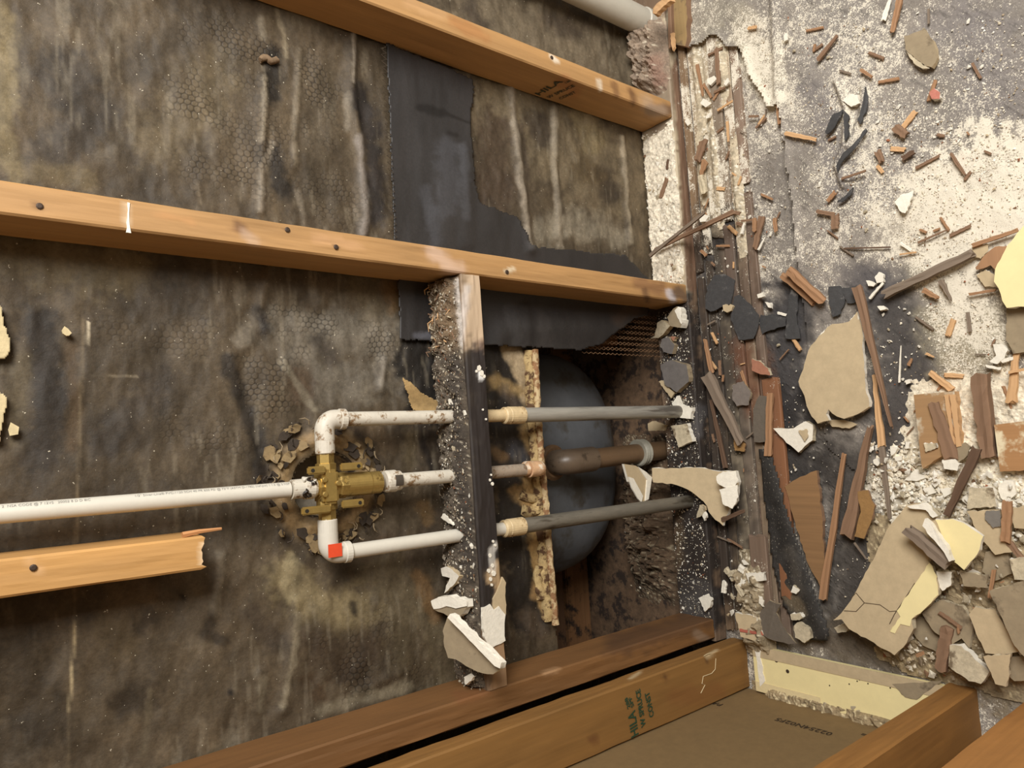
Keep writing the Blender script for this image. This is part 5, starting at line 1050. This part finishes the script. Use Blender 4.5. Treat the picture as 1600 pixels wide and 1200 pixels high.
pl_ = slab('plaster_chunk', c6([(128, 775), (195, 765), (218, 840), (160, 865)]), .002, .012, M_dirty, M_white, 'white square plaster tile chip with a nail hole on the sole plate', 'plaster lump', base=.039)
c = on_z(1068, 709, .0535); add_mesh('nail_hole', *lathe(c, (0, 0, 1), [(0, .0035), (.0005, .0035)], 10), dink, pl_)
slab('plaster_chunk', c6([(32, 765), (50, 755), (105, 770), (100, 795), (35, 795)]), .003, .008, M_tan, M_tan, 'tan chip overhanging the drain pipe from the sole plate', 'paper scrap', base=.039)
slab('plaster_chunk', c6([(130, 680), (150, 650), (175, 690), (215, 700), (210, 745), (165, 740)]), .002, .010, M_white, M_white, 'white crumbling lump where the upper galvanised pipe enters the plate', 'plaster lump', base=.039, bow=.01)
ph = slab('paper_sheet', d6([(165, 470), (195, 350), (240, 360), (245, 410), (200, 460)]), .010, .005, M_dirty, M_tan, 'curled pale chip below the lower galvanised pipe end', 'paper scrap', base=.040, slope=(.2, .1))
slab('plaster_chip', d6([(220, 450), (240, 415), (260, 450), (240, 498)]), .010, .006, M_white, M_white, 'white tooth-shaped chip below the curled pale chip', 'plaster lump', base=.040)
# white torn paper leaning on the drain pipe
pa_ = [on_y(x, y, .085) for x, y in K(740, 700, 4, [(940, 100), (1010, 110), (1030, 120), (1115, 180), (1090, 330), (1050, 340), (1000, 240), (970, 210)])]
V = np.array(pa_); V2 = V+np.array([0, .006, 0]); n = len(V)
F = [list(range(n)), [n+k for k in range(n)][::-1]]+[[(k+1) % n, k, n+k, n+(k+1) % n] for k in range(n)]
lp = add_mesh('torn_board', np.concatenate([V, V2]), F, [M_tan, M_white], midx=[0, 1]+[1]*n); tag(lp, 'torn white-edged paper standing behind the sole plate below the drain pipe', 'paper scrap')
for q in [[(970, 180), (1000, 190), (1060, 300), (1050, 340), (1030, 320), (990, 250)], [(1030, 118), (1080, 150), (1115, 185), (1095, 320), (1075, 330), (1085, 200)]]:
    V = np.array([on_y(x, y, .082) for x, y in K(740, 700, 4, q)]); V2 = V+np.array([0, .003, 0]); n = len(V)
    add_mesh('torn_edge', np.concatenate([V, V2]), [list(range(n)), [n+k for k in range(n)][::-1]]+[[(k+1) % n, k, n+k, n+(k+1) % n] for k in range(n)], M_white, lp)

# ================================================================ HEAPS AND CRUMBS
def heap(name, x0, x1, y0, y1, z0, h, col, seed, mat=None, step=.003, label=None, cat=None, parent=None, rough=.5, pale=None, edge=.3, strokes=()):
    xs = np.arange(x0, x1+step, step); ys = np.arange(y0, y1+step, step); A, B = np.meshgrid(xs, ys); X_ = A.ravel(); Y_ = B.ravel()
    u = (X_-x0)/(x1-x0)*2-1; v = (Y_-y0)/(y1-y0)*2-1
    e = (1-sstep(1-edge*1.6, 1.0, np.abs(u)+.25*(fbm(X_*40, Y_*40, 3, seed)-.5)))*(1-sstep(1-edge*1.6, 1.0, np.abs(v)+.25*(fbm(X_*40, Y_*40, 3, seed+7)-.5)))
    hh = e*h*(.35+rough*1.1*fbm(X_*45, Y_*45, 4, seed+1)+rough*.5*vnoise(X_*180, Y_*180, seed+2))-.0012
    Vh = np.stack([X_, Y_, z0+hh], -1); C = np.tile(lin(col), (len(Vh), 1))*(.55+.9*fbm(X_*90, Y_*90, 4, seed+4))[:, None]
    if strokes: C = stains_and_light(C, proj(Vh), strokes, seed)
    g = vnoise(X_*330, Y_*330, seed+5)
    if pale is not None: C[g > .80] = lin(pale)
    C[g < .07] *= .45
    nx, ny = len(xs), len(ys); I = np.arange(nx*ny).reshape(ny, nx); F = np.stack([I[:-1, :-1].ravel(), I[:-1, 1:].ravel(), I[1:, 1:].ravel(), I[1:, :-1].ravel()], -1)
    F = F[(e[F].max(1) > .02)]; used = np.unique(F); re = -np.ones(nx*ny, int); re[used] = np.arange(len(used))
    o = add_mesh(name, Vh[used], re[F], mat or crud_m, parent, C[used])
    if label: tag(o, label, cat)
    return o
heap('mortar_lump', .425, .615, -.002, .090, .036, .040, (150, 132, 114), 3, label='rough mortar lump packed round the foot of the vent pipe', cat='mortar lump', pale=(206, 194, 172), rough=.9, strokes=[([(1025, 95), (1030, 125)], 14, (150, 110, 96), .5)])
o = heap('plaster_rubble', .004, .365, .001, .088, .037, .008, (226, 215, 194), 5, label='white crumbled plaster on the sole plate between the two right studs', cat='plaster rubble', pale=(244, 236, 216), rough=.8, edge=.08); o['kind'] = 'stuff'
o = heap('plaster_rubble', -.835, -.808, -.44, -.05, .001, .018, (150, 132, 102), 7, label='dirty plaster rubble along the foot of the brown gypsum board', cat='plaster rubble', pale=(214, 198, 160), rough=.9, edge=.2); o['kind'] = 'stuff'
o = heap('plaster_rubble', -.76, -.55, -.115, -.045, .006, .030, (150, 134, 108), 9, label='heap of grey rubble in the corner between the sole plate and cream strip', cat='plaster rubble', pale=(226, 214, 188), rough=.9); o['kind'] = 'stuff'
o = heap('plaster_rubble', -.52, -.20, -.66, -.36, .002, 0.009, (226, 214, 190), 11, label='bed of white crumbled plaster under the squared boards', cat='plaster rubble', pale=(244, 236, 214), rough=.9, edge=.45); o['kind'] = 'stuff'
o = heap('plaster_rubble', -.74, -.46, -.66, -.30, .002, .014, (156, 138, 108), 13, label='bed of brown-grey rubble under the lower pile of plates', cat='plaster rubble', pale=(206, 188, 150), rough=.9, edge=.35); o['kind'] = 'stuff'
o = heap('plaster_rubble', -.70, -.30, .10, .26, -.001, .045, (92, 74, 56), 15, label='dark rubble on the floor inside the hole', cat='plaster rubble', pale=(150, 136, 112), rough=.9, edge=.4); o['kind'] = 'stuff'
for k, (xa, xb, ya, yb) in enumerate([(.30, .60, -.064, -.036), (.10, .40, -.090, -.062), (.34, .58, -.128, -.092), (.02, .30, -.135, -.108), (.16, .34, -.05, -.03)]):
    o = heap('plaster_rubble', xa, xb, ya, yb, .0065, .0075, (196, 182, 156), 30+k, label=['dusty plaster in the upper gap between the old boards', 'dusty plaster lying across the middle of the old boards', 'dusty plaster on the boards by the torn underlay', 'dusty plaster along the outer old boards', 'dusty plaster beside the sole plate below the right stud'][k], cat='plaster rubble', pale=(238, 230, 212), rough=1.0, edge=.6); o['kind'] = 'stuff'
# one mesh of tiny flakes
nprng = np.random.RandomState(5)
_oct_f = np.array([[0, 2, 4], [2, 1, 4], [1, 3, 4], [3, 0, 4], [2, 0, 5], [1, 2, 5], [3, 1, 5], [0, 3, 5]])
def flakes(name, pos, size, cols, mat, label, cat, parent=None, flat=.5):
    n = len(pos); b = np.array([[1, 0, 0], [-1, 0, 0], [0, 1, 0], [0, -1, 0], [0, 0, 1], [0, 0, -1]], float)
    V = b[None]*nprng.uniform(.5, 1.2, (n, 6, 1)); V = V+nprng.uniform(-.25, .25, (n, 6, 3)); V[:, :, 0] *= nprng.uniform(.6, 1.7, (n, 1)); V[:, :, 2] *= flat
    th = nprng.uniform(0, 6.283, n); c, s = np.cos(th)[:, None], np.sin(th)[:, None]; x = V[:, :, 0]*c-V[:, :, 1]*s; y = V[:, :, 0]*s+V[:, :, 1]*c
    V = np.stack([x, y, V[:, :, 2]], -1)*size[:, None, None]+pos[:, None, :]
    F = (_oct_f[None]+6*np.arange(n)[:, None, None]).reshape(-1, 3)
    o = add_mesh(name, V.reshape(-1, 3), F, mat, parent, np.repeat(cols, 6, 0)); o['kind'] = 'stuff'; tag(o, label, cat); return o
cm = mat_speck('crumbs', (230, 220, 200), .15, .95, 200, attr=True, bump=.2)
pal = np.array([lin(c) for c in [(244, 238, 224), (236, 226, 204), (226, 214, 190), (206, 192, 166), (170, 152, 126), (128, 98, 72), (150, 92, 62)]])
def rcols(n, p): return pal[nprng.choice(len(pal), n, p=p)]*nprng.uniform(.85, 1.05, (n, 1))
dens_st = [([(1300, 200), (1450, 320), (1560, 250)], 130, 1.0), ([(1180, 100), (1300, 60)], 80, .7), ([(1120, 250), (1180, 340)], 50, .7), ([(1290, 420)], 50, .9), ([(1130, 450), (1110, 700)], 50, .45), ([(1240, 640), (1260, 860)], 60, .22), ([(1420, 560)], 70, .35), ([(1490, 520), (1560, 560)], 60, 1.0), ([(1400, 740), (1500, 780), (1580, 760)], 60, 1.0), ([(1520, 960)], 90, .5), ([(1330, 900)], 40, .3), ([(1150, 940)], 50, .8), ([(1560, 100)], 80, .6)]
N = 60000; pxs = np.stack([nprng.uniform(1078, 1720, N), nprng.uniform(-160, 1080, N)], -1)
dm = stroke_mask(pxs, dens_st, 3)*(.25+1.3*sstep(.35, .65, fbm(pxs[:, 0]/22, pxs[:, 1]/22, 4, 9)))
keep_ = nprng.rand(N) < dm*.34; pxs = pxs[keep_]
base = np.where(inpoly(pxs, ul_poly), .0155-.011*sstep(420, 640, pxs[:, 1]), .003); pos = on_z_arr(pxs, .008); 
base = np.where((~inpoly(pxs, ul_poly)) & (pos[:, 1] > -.155), .008, base); pos[:, 2] = base
ok = (pos[:, 0] > XL+.006) & (pos[:, 1] < -.006); pos = pos[ok]
sz = .0007+.0016*nprng.rand(len(pos))**2.5
flakes('floor_crumbs', pos, sz, rcols(len(pos), [.3, .25, .15, .12, .08, .06, .04]), cm, 'countless tiny plaster crumbs strewn over the floor', 'plaster crumbs')
# crumbs on the sole plate and on the block
n = 1500; px_ = np.stack([nprng.uniform(-.70, -.045, n), nprng.uniform(.004, .086, n), np.full(n, .0395)], -1)
rpx = np.stack([nprng.uniform(1360, 1700, 6000), nprng.uniform(690, 850, 6000)], -1); rpx = rpx[nprng.rand(6000) < .55*stroke_mask(rpx, [([(1400, 750), (1480, 775), (1640, 760)], 62, 1.0)], 4)]; rpos = on_z_arr(rpx, .010)
flakes('rubble_flakes', rpos, .0015+.0050*nprng.rand(len(rpos))**2, rcols(len(rpos), [.36, .28, .18, .10, .05, .02, .01]), cm, 'loose white plaster flakes in the bright rubble', 'plaster crumbs', flat=.45)
rpx = np.stack([nprng.uniform(1380, 1700, 3000), nprng.uniform(830, 1060, 3000)], -1); rpos = on_z_arr(rpx, .014); rpos = rpos[(rpos[:, 0] > XL+.01) & (nprng.rand(3000) < .5)]
flakes('pile_flakes', rpos, .0015+.0050*nprng.rand(len(rpos))**2.5, rcols(len(rpos), [.08, .14, .2, .24, .24, .08, .02]), cm, 'loose dull plaster flakes between the plates of the lower pile', 'plaster crumbs', flat=.45)
n = 900; ppx = np.stack([nprng.uniform(.01, .36, n), nprng.uniform(.004, .085, n), np.full(n, .0425)], -1)
flakes('plate_flakes', ppx, .001+.004*nprng.rand(n)**2.5, rcols(n, [.36, .28, .16, .08, .06, .04, .02]), cm, 'loose white plaster flakes on the sole plate', 'plaster crumbs', flat=.4)
n = len(px_)
flakes('plate_crumbs', px_, .0007+.0018*nprng.rand(n)**3, rcols(n, [.34, .24, .14, .12, .08, .05, .03]), cm, 'tiny pale crumbs on the black part of the sole plate', 'plaster crumbs')
def crud_z(x, y):
    i = np.clip(np.searchsorted(rx, x), 0, len(rx)-1); j = np.clip(np.searchsorted(ry, y), 0, len(ry)-1); return Vc[j*len(rx)+i, 2]
n = 2600; bxs = nprng.uniform(-.70, -.045, n); bys = .010+.072*nprng.rand(n); 
flakes('block_crumbs', np.stack([bxs, bys, crud_z(bxs, bys)], -1), .0008+.0022*nprng.rand(n)**3, rcols(n, [.10, .12, .14, .20, .26, .14, .04])*.8, cm, None, None, block)
# straw-like bits on the right end of the block
for k in range(46):
    x = drnd.uniform(-.16, -.045); y = drnd.uniform(.012, .08); a = drnd.uniform(0, 6.3); L = drnd.uniform(.006, .022); z = float(crud_z(np.array([x]), np.array([y]))[0])+.002
    add_mesh('straw', *sweep([(x, y, z), (x+L*.5*math.cos(a), y+L*.5*math.sin(a), z+.003), (min(x+L*math.cos(a+.5), -.041), min(max(y+L*math.sin(a+.5), .006), .084), z)], [.0008, .0012, .0006], 5), [M_wl, M_wg, M_wb, M_dirty][k % 4], block)
# individual crumbs
def crumb_mesh(seed, flat):
    r = random.Random(seed); bm = bmesh.new()
    for k in range(11):
        th = math.acos(r.uniform(-1, 1)); ph = r.uniform(0, 6.283); q = r.uniform(.75, 1.0); bm.verts.new((q*math.sin(th)*math.cos(ph), q*math.sin(th)*math.sin(ph)*.8, q*math.cos(th)*flat))
    res = bmesh.ops.convex_hull(bm, input=bm.verts); bmesh.ops.delete(bm, geom=[v for v in bm.verts if not v.link_faces], context='VERTS')
    zmin = min(v.co.z for v in bm.verts)
    for v in bm.verts: v.co.z -= zmin
    me = bpy.data.meshes.new('plaster_crumb'); bm.to_mesh(me); bm.free(); return me
protos = []
for k in range(9):
    me = crumb_mesh(k, .35+.06*(k % 5)); me.materials.append([M_white, M_white, M_dirty, M_white, M_tan, M_white, M_dirty, M_white, M_white][k]); protos.append(bpy.data.objects.new('plaster_crumb', me))
def crumb(pos, size, label, group, k=None):
    o = protos[k if k is not None else drnd.randrange(len(protos))].copy(); COL.objects.link(o); o.location = pos; o.scale = (size*drnd.uniform(.8, 1.4), size, size*drnd.uniform(.8, 1.2)); o.rotation_euler = (0, 0, drnd.uniform(0, 6.28))
    tag(o, label, 'plaster crumb', group); return o
def scatter(n, poly, smin, smax, label, group, base=None, ks=None):
    po = np.array(poly, float); c = 0
    while c < n:
        p = (drnd.uniform(po[:, 0].min(), po[:, 0].max()), drnd.uniform(po[:, 1].min(), po[:, 1].max()))
        if not inpoly(np.array([p]), poly)[0]: continue
        z = zb(*p) if base is None else base; q = on_z(p[0], p[1], z)
        if q[0] < XL+.012 or q[1] < -.7: continue
        crumb(q, smin+(smax-smin)*drnd.random()**2.2, label, group, drnd.choice(ks) if ks else None); c += 1
scatter(70, [(1370, 720), (1600, 700), (1600, 860), (1500, 830), (1380, 800)], .003, .009, 'white plaster crumb in the bright rubble above the largest tan slab', 'crumbs in the bright rubble', .020)
scatter(46, [(1230, 10), (1590, 10), (1590, 360), (1260, 400)], .002, .005, 'white plaster crumb scattered on the dusty grey underlay', 'crumbs on the underlay')
scatter(34, [(1090, 90), (1200, 180), (1240, 420), (1110, 470)], .002, .0055, 'plaster crumb on the old boards along the sole plate', 'crumbs on the old boards')
scatter(40, [(1110, 480), (1240, 480), (1280, 700), (1300, 940), (1160, 940)], .002, .005, 'white plaster crumb on the dark floor by the felt scraps', 'crumbs on the dark floor')
scatter(26, [(1370, 460), (1460, 480), (1450, 700), (1390, 720)], .002, .0045, 'white plaster crumb on the floor right of the long dark splinter', 'crumbs right of the long splinter')
scatter(36, [(1390, 830), (1600, 830), (1600, 1040), (1420, 1040)], .003, .009, 'plaster crumb among the plates of the lower pile', 'crumbs in the lower pile', .030)
scatter(24, [(1130, 870), (1180, 870), (1185, 990), (1140, 985)], .003, .009, 'plaster crumb in the corner rubble by the end stud', 'crumbs in the corner rubble', .030)
for k in range(30):
    crumb((drnd.uniform(-.69, -.05), drnd.uniform(.008, .08), .0385), .002+.004*drnd.random()**2, 'white plaster crumb on the black part of the sole plate', 'crumbs on the black plate')
for k in range(30):
    x = drnd.uniform(.01, .36); crumb((x, drnd.uniform(.01, .08), .041), .003+.007*drnd.random()**2, 'plaster crumb on the white part of the sole plate', 'crumbs on the white plate')
for k in range(16):
    crumb((-.818+drnd.uniform(-.004, .012), -.08-.30*drnd.random(), .010), .003+.007*drnd.random()**2, 'plaster crumb along the foot of the brown gypsum board', 'crumbs behind the cream strip', 6)
for k in range(18):
    crumb((drnd.uniform(-.68, -.35), drnd.uniform(.12, .24), .018), .003+.006*drnd.random()**2, 'pale plaster crumb on the rubble inside the hole', 'crumbs inside the hole')
# lumps on the block
def on_block(px, py): 
    q = on_z(px, py, .628); return q
for px, py, s_, k, lb_ in [(682, 680, .010, 6, 'grey-tan nugget on the block below the upper side pipe'), (707, 700, .009, 2, 'bluish grey nugget in the middle of the block'), (724, 644, .007, 0, 'white nugget on the block beside the upper side pipe'), (700, 628, .008, 1, 'white nugget on the block above the upper side pipe'), (692, 870, .008, 0, 'white nugget below the lower side pipe on the block'), (709, 883, .007, 3, 'white nugget in the row on the block'), (718, 888, .006, 5, 'small white nugget at the end of the row on the block'), (725, 887, .006, 7, 'last small white nugget of the row on the block'), (737, 857, .006, 8, 'cream nugget near the front of the block')]:
    q = on_block(px, py); q[1] = min(max(q[1], .012), .08); q[2] = float(crud_z(np.array([q[0]]), np.array([q[1]]))[0])-.001
    o = crumb(q, s_, lb_, 'nuggets on the rotten block', k); del o['group']
def bslab(nm, q, lift, th, face, core, lb_, cat='plaster lump', slope=(0, 0), parent=None, **kw):
    return slab(nm, q, lift, th, face, core, lb_, cat, slope=slope, parent=parent, base=.622, **kw)
bslab('plaster_chunk', e3([(325, 720), (380, 700), (440, 730), (515, 800), (470, 880), (400, 950), (360, 980), (380, 900), (420, 820), (340, 800)]), .002, .008, M_white, M_tan, 'white angular plaster chunk on the block below the nugget row')
w2 = bslab('plaster_chunk', e4([(220, 130), (300, 85), (420, 75), (590, 120), (600, 190), (510, 300), (400, 285), (250, 215)]), .004, .012, M_grey, M_white, 'grey and white board lump at the lower end of the block', slope=(0, .3))
slab('torn_face', e4([(222, 130), (300, 85), (420, 75), (590, 120), (598, 180), (480, 205), (380, 180), (250, 212)]), .0165, .002, M_white, M_white, parent=w2, base=.622, slope=(0, .3), rag=1.0)
w3 = bslab('gypsum_board_piece', e4([(395, 290), (420, 262), (955, 775), (940, 840), (870, 890), (760, 880), (640, 830), (540, 770), (480, 735), (400, 720), (360, 600), (345, 440)]), .016, .010, M_grey, M_white, 'half-round grey board piece with a bright white edge on the block', 'board piece', slope=(0, .6))
slab('white_edge', e4([(395, 300), (420, 262), (955, 770), (940, 830), (885, 805)]), .0262, .004, M_white, M_white, parent=w3, base=.622, slope=(0, .6), rag=.3)
bslab('plaster_chunk', e4([(565, 920), (610, 900), (665, 920), (640, 960), (580, 1000)]), .002, .006, M_white, M_white, 'white chip at the lower end of the block by the end stud')
bslab('plaster_chunk', e3([(325, 190), (345, 150), (380, 180), (455, 275), (390, 240)]), .002, .004, M_white, M_white, 'white pointed sliver on the block above the lower side pipe', 'plaster sliver')
# plaster smear on the front of the block
def front_patch(nm, q, mat, parent, y=-.0005, th=.003):
    pp = ragged(q, 1.0, 6, 5); V = np.array([on_y(a, b, y) for a, b in pp]); V2 = V+np.array([0, th, 0]); n = len(V); return add_mesh(nm, np.concatenate([V, V2]), [list(range(n)), [n+k for k in range(n)][::-1]]+[[(k+1) % n, k, n+k, n+(k+1) % n] for k in range(n)], mat, parent)
front_patch('plaster_smear', e4([(765, 200), (840, 160), (880, 220), (930, 180), (1000, 270), (990, 440), (1000, 540), (900, 590), (830, 630), (780, 500), (770, 380)]), M_white, block, -.002, .006)
front_patch('paper_smear', e3([(870, 1040), (920, 940), (970, 810), (1005, 870), (1000, 1050), (1005, 1200), (880, 1200)]), M_tan, block, -.001, .004)
for px, py, r in [(749, 575, 4), (753, 583, 4), (757, 588, 2.5), (745, 580, 2), (771, 846, 2), (774, 852, 2), (766, 868, 3), (770, 884, 3), (764, 892, 3), (772, 896, 4), (767, 905, 3), (769, 914, 2), (766, 750, 2), (770, 756, 2.5), (768, 742, 1.5), (755, 640, 1.5), (760, 655, 1.5)]:
    front_patch('paint_fleck', [(px+r*1.0*math.cos(t)*.8, py+r*math.sin(t)*1.2) for t in np.linspace(0, 5.4, 6)+px*.7], M_white, block, -.0015, .003)
# --- right end: pale stick, yellow board and thin lath by the vent pipe
stick('batten_offcut', h3([(340, 100)])[0], h3([(470, -20)])[0], 15, .075, M_wl, 'cream rounded stick beside the vent pipe at the top edge', th=.014, base=.04)
slab('board_offcut', h3([(480, -200), (600, -200), (605, 300), (590, 385), (500, 370), (490, 200)]), .004, .016, mat_wood('board_yellow', (156, 130, 88), 0, .4, .8, dark=(110, 92, 70), damt=.4), M_wb, 'yellowish board end on the floor beside the vent pipe', 'board offcut', base=.010)
stick('batten_offcut', h3([(465, -100)])[0], h3([(480, 400)])[0], 6, .020, M_wb, 'thin brown lath against the sole plate near the vent pipe', th=.012, base=.010)
slab('plaster_chip', h3([(465, 280), (490, 270), (498, 390), (485, 420), (470, 360)]), .034, .006, M_wl, M_wl, 'pale chip stuck on the thin brown lath', 'wood splinter', base=.010)
for q, lb_ in [([(770, 660), (830, 630), (850, 660), (800, 710), (775, 690)], 'white diamond chip on the upper boards'), ([(715, 860), (740, 820), (810, 860), (760, 895)], 'cream angular chip on the upper boards below the diamond chip'), ([(585, 1010), (610, 985), (635, 1030), (610, 1050)], 'white chip beside the sole plate below the right stud'), ([(910, 700), (940, 650), (955, 680), (930, 715)], 'small white chip right of the diamond chip'), ([(760, 970), (800, 930), (790, 980), (765, 990)], 'small white chip on the upper boards below the cream chip'), ([(1410, 290), (1440, 270), (1445, 330), (1415, 345)], 'cream chip on the upper underlay')]:
    slab('plaster_chip', h3(q), .005, .005, M_white, M_white, lb_, 'plaster lump', rag=.4)
hd = on_z(1135, 478, .013)
m_hd = slab('half_disc', d1([(410, 870), (440, 860), (455, 885), (480, 860), (503, 880), (490, 920), (450, 938), (415, 920)]), .004, .006, M_tan, M_tan, 'tan half disc on the dark felt scrap', 'wood disc', rag=.2)
slab('red_white_chip', c3([(1205, 385), (1225, 368), (1250, 385), (1248, 412), (1215, 412)]), .004, .008, mat_speck('red_clay', (190, 120, 104), .2), M_white, 'red and white chip in the bright dust', 'clay chip', rag=.5)

# ---------------------------------------------------------------- last small marks
for st_, px, py, Yf_ in [(st2, 62, 322, 0), (st2, 449, 359, 0), (st2, 525, 386, 0), (st2, 792, 425, 0), (st3, 52, 887, .002), (st1, 862, 90, 0)]:
    c = on_y(px, py, Yf_-.0008); add_mesh('nail_head', *lathe(c, (0, -1, 0), [(0, .0036), (.0008, .0036), (.0014, .0022)], 10), mat_plain('nail_dark', (70, 54, 42), .6, .3), st_)
front_patch('plaster_line', [(199, 316), (203, 317), (202, 340), (205, 364), (197, 363), (199, 340)], M_white, st2, -.0012, .0015)
def scratch(px, Y, par, r=.0006):
    add_mesh('paint_scratch', *sweep([on_y(x, y, Y) for x, y in px], r, 5), mat_plain('scratch_pale', (226, 206, 164), .9), par)
q5 = lambda p: K(900, 980, 5.3333, p)
scratch(q5([(1165, 260), (1160, 350), (1130, 385), (1060, 410), (1050, 470), (1075, 480), (1040, 550)]), -.0448, stA); scratch(q5([(1065, 240), (1095, 222), (1125, 215)]), -.0448, stA)
crack_m = mat_plain('crack_dark', (84, 68, 48), .9)
nb = np.array([.05, -.03, 1.0]); tz = np.max([v.co.z for v in big.data.vertices])+big.location[2]
wv_ = np.array([np.array(v.co)+np.array(big.location) for v in big.data.vertices]); nT = len(wv_)//2; pT = wv_[:nT].mean(0)
for q in ([(850, 545), (900, 548), (935, 512), (1000, 520), (1040, 548), (1080, 545)], [(935, 512), (900, 470), (880, 492)], [(1145, 430), (1120, 470), (1060, 560), (1040, 600)]):
    add_mesh('crack', *sweep([on_pl(x, y, pT+np.array([0, 0, .0002]), nb) for x, y in r1(q)], .0007, 5), crack_m, big)
# small wood chips strewn about
chip_p = []
for k in range(6):
    o = stick('wood_chip', (1300, 300), (1300+9+3*k, 300+4*k), 4+1.2*(k % 3), .0, [M_wo, M_wb, M_wl, M_wg, M_wb, M_wo][k], th=.0035, seed=100+k, base=.02); chip_p.append(o)
for o in chip_p: COL.objects.unlink(o)
def chips(n, poly, label, group, base=None):
    po = np.array(poly, float); c = 0
    while c < n:
        p = (drnd.uniform(po[:, 0].min(), po[:, 0].max()), drnd.uniform(po[:, 1].min(), po[:, 1].max()))
        if not inpoly(np.array([p]), poly)[0]: continue
        q = on_z(p[0], p[1], (zb(*p) if base is None else base)+.003)
        if q[0] < XL+.015: continue
        o = drnd.choice(chip_p).copy(); COL.objects.link(o); f = drnd.uniform(.5, 1.25)
        o.matrix_basis = Matrix.Translation(q) @ Matrix.Rotation(drnd.uniform(0, 6.28), 4, 'Z') @ Matrix.Diagonal((f, f*drnd.uniform(.5, 1.0), f, 1))
        tag(o, label, 'wood chip', group); c += 1
chips(26, [(1085, 90), (1200, 180), (1240, 420), (1110, 470)], 'small wood chip on the old boards along the sole plate', 'chips on the old boards')
chips(24, [(1240, 20), (1590, 20), (1560, 370), (1260, 400)], 'small wood chip on the dusty grey underlay', 'chips on the underlay')
chips(22, [(1100, 480), (1240, 500), (1280, 700), (1180, 960), (1120, 900)], 'small wood chip on the dark floor by the felt scraps', 'chips on the dark floor')
chips(18, [(1370, 480), (1590, 500), (1590, 700), (1400, 720)], 'small wood chip on the floor round the squared board', 'chips round the squared board')
chips(14, [(1390, 840), (1600, 840), (1600, 1030), (1430, 1030)], 'small wood chip among the plates of the lower pile', 'chips in the lower pile', .034)
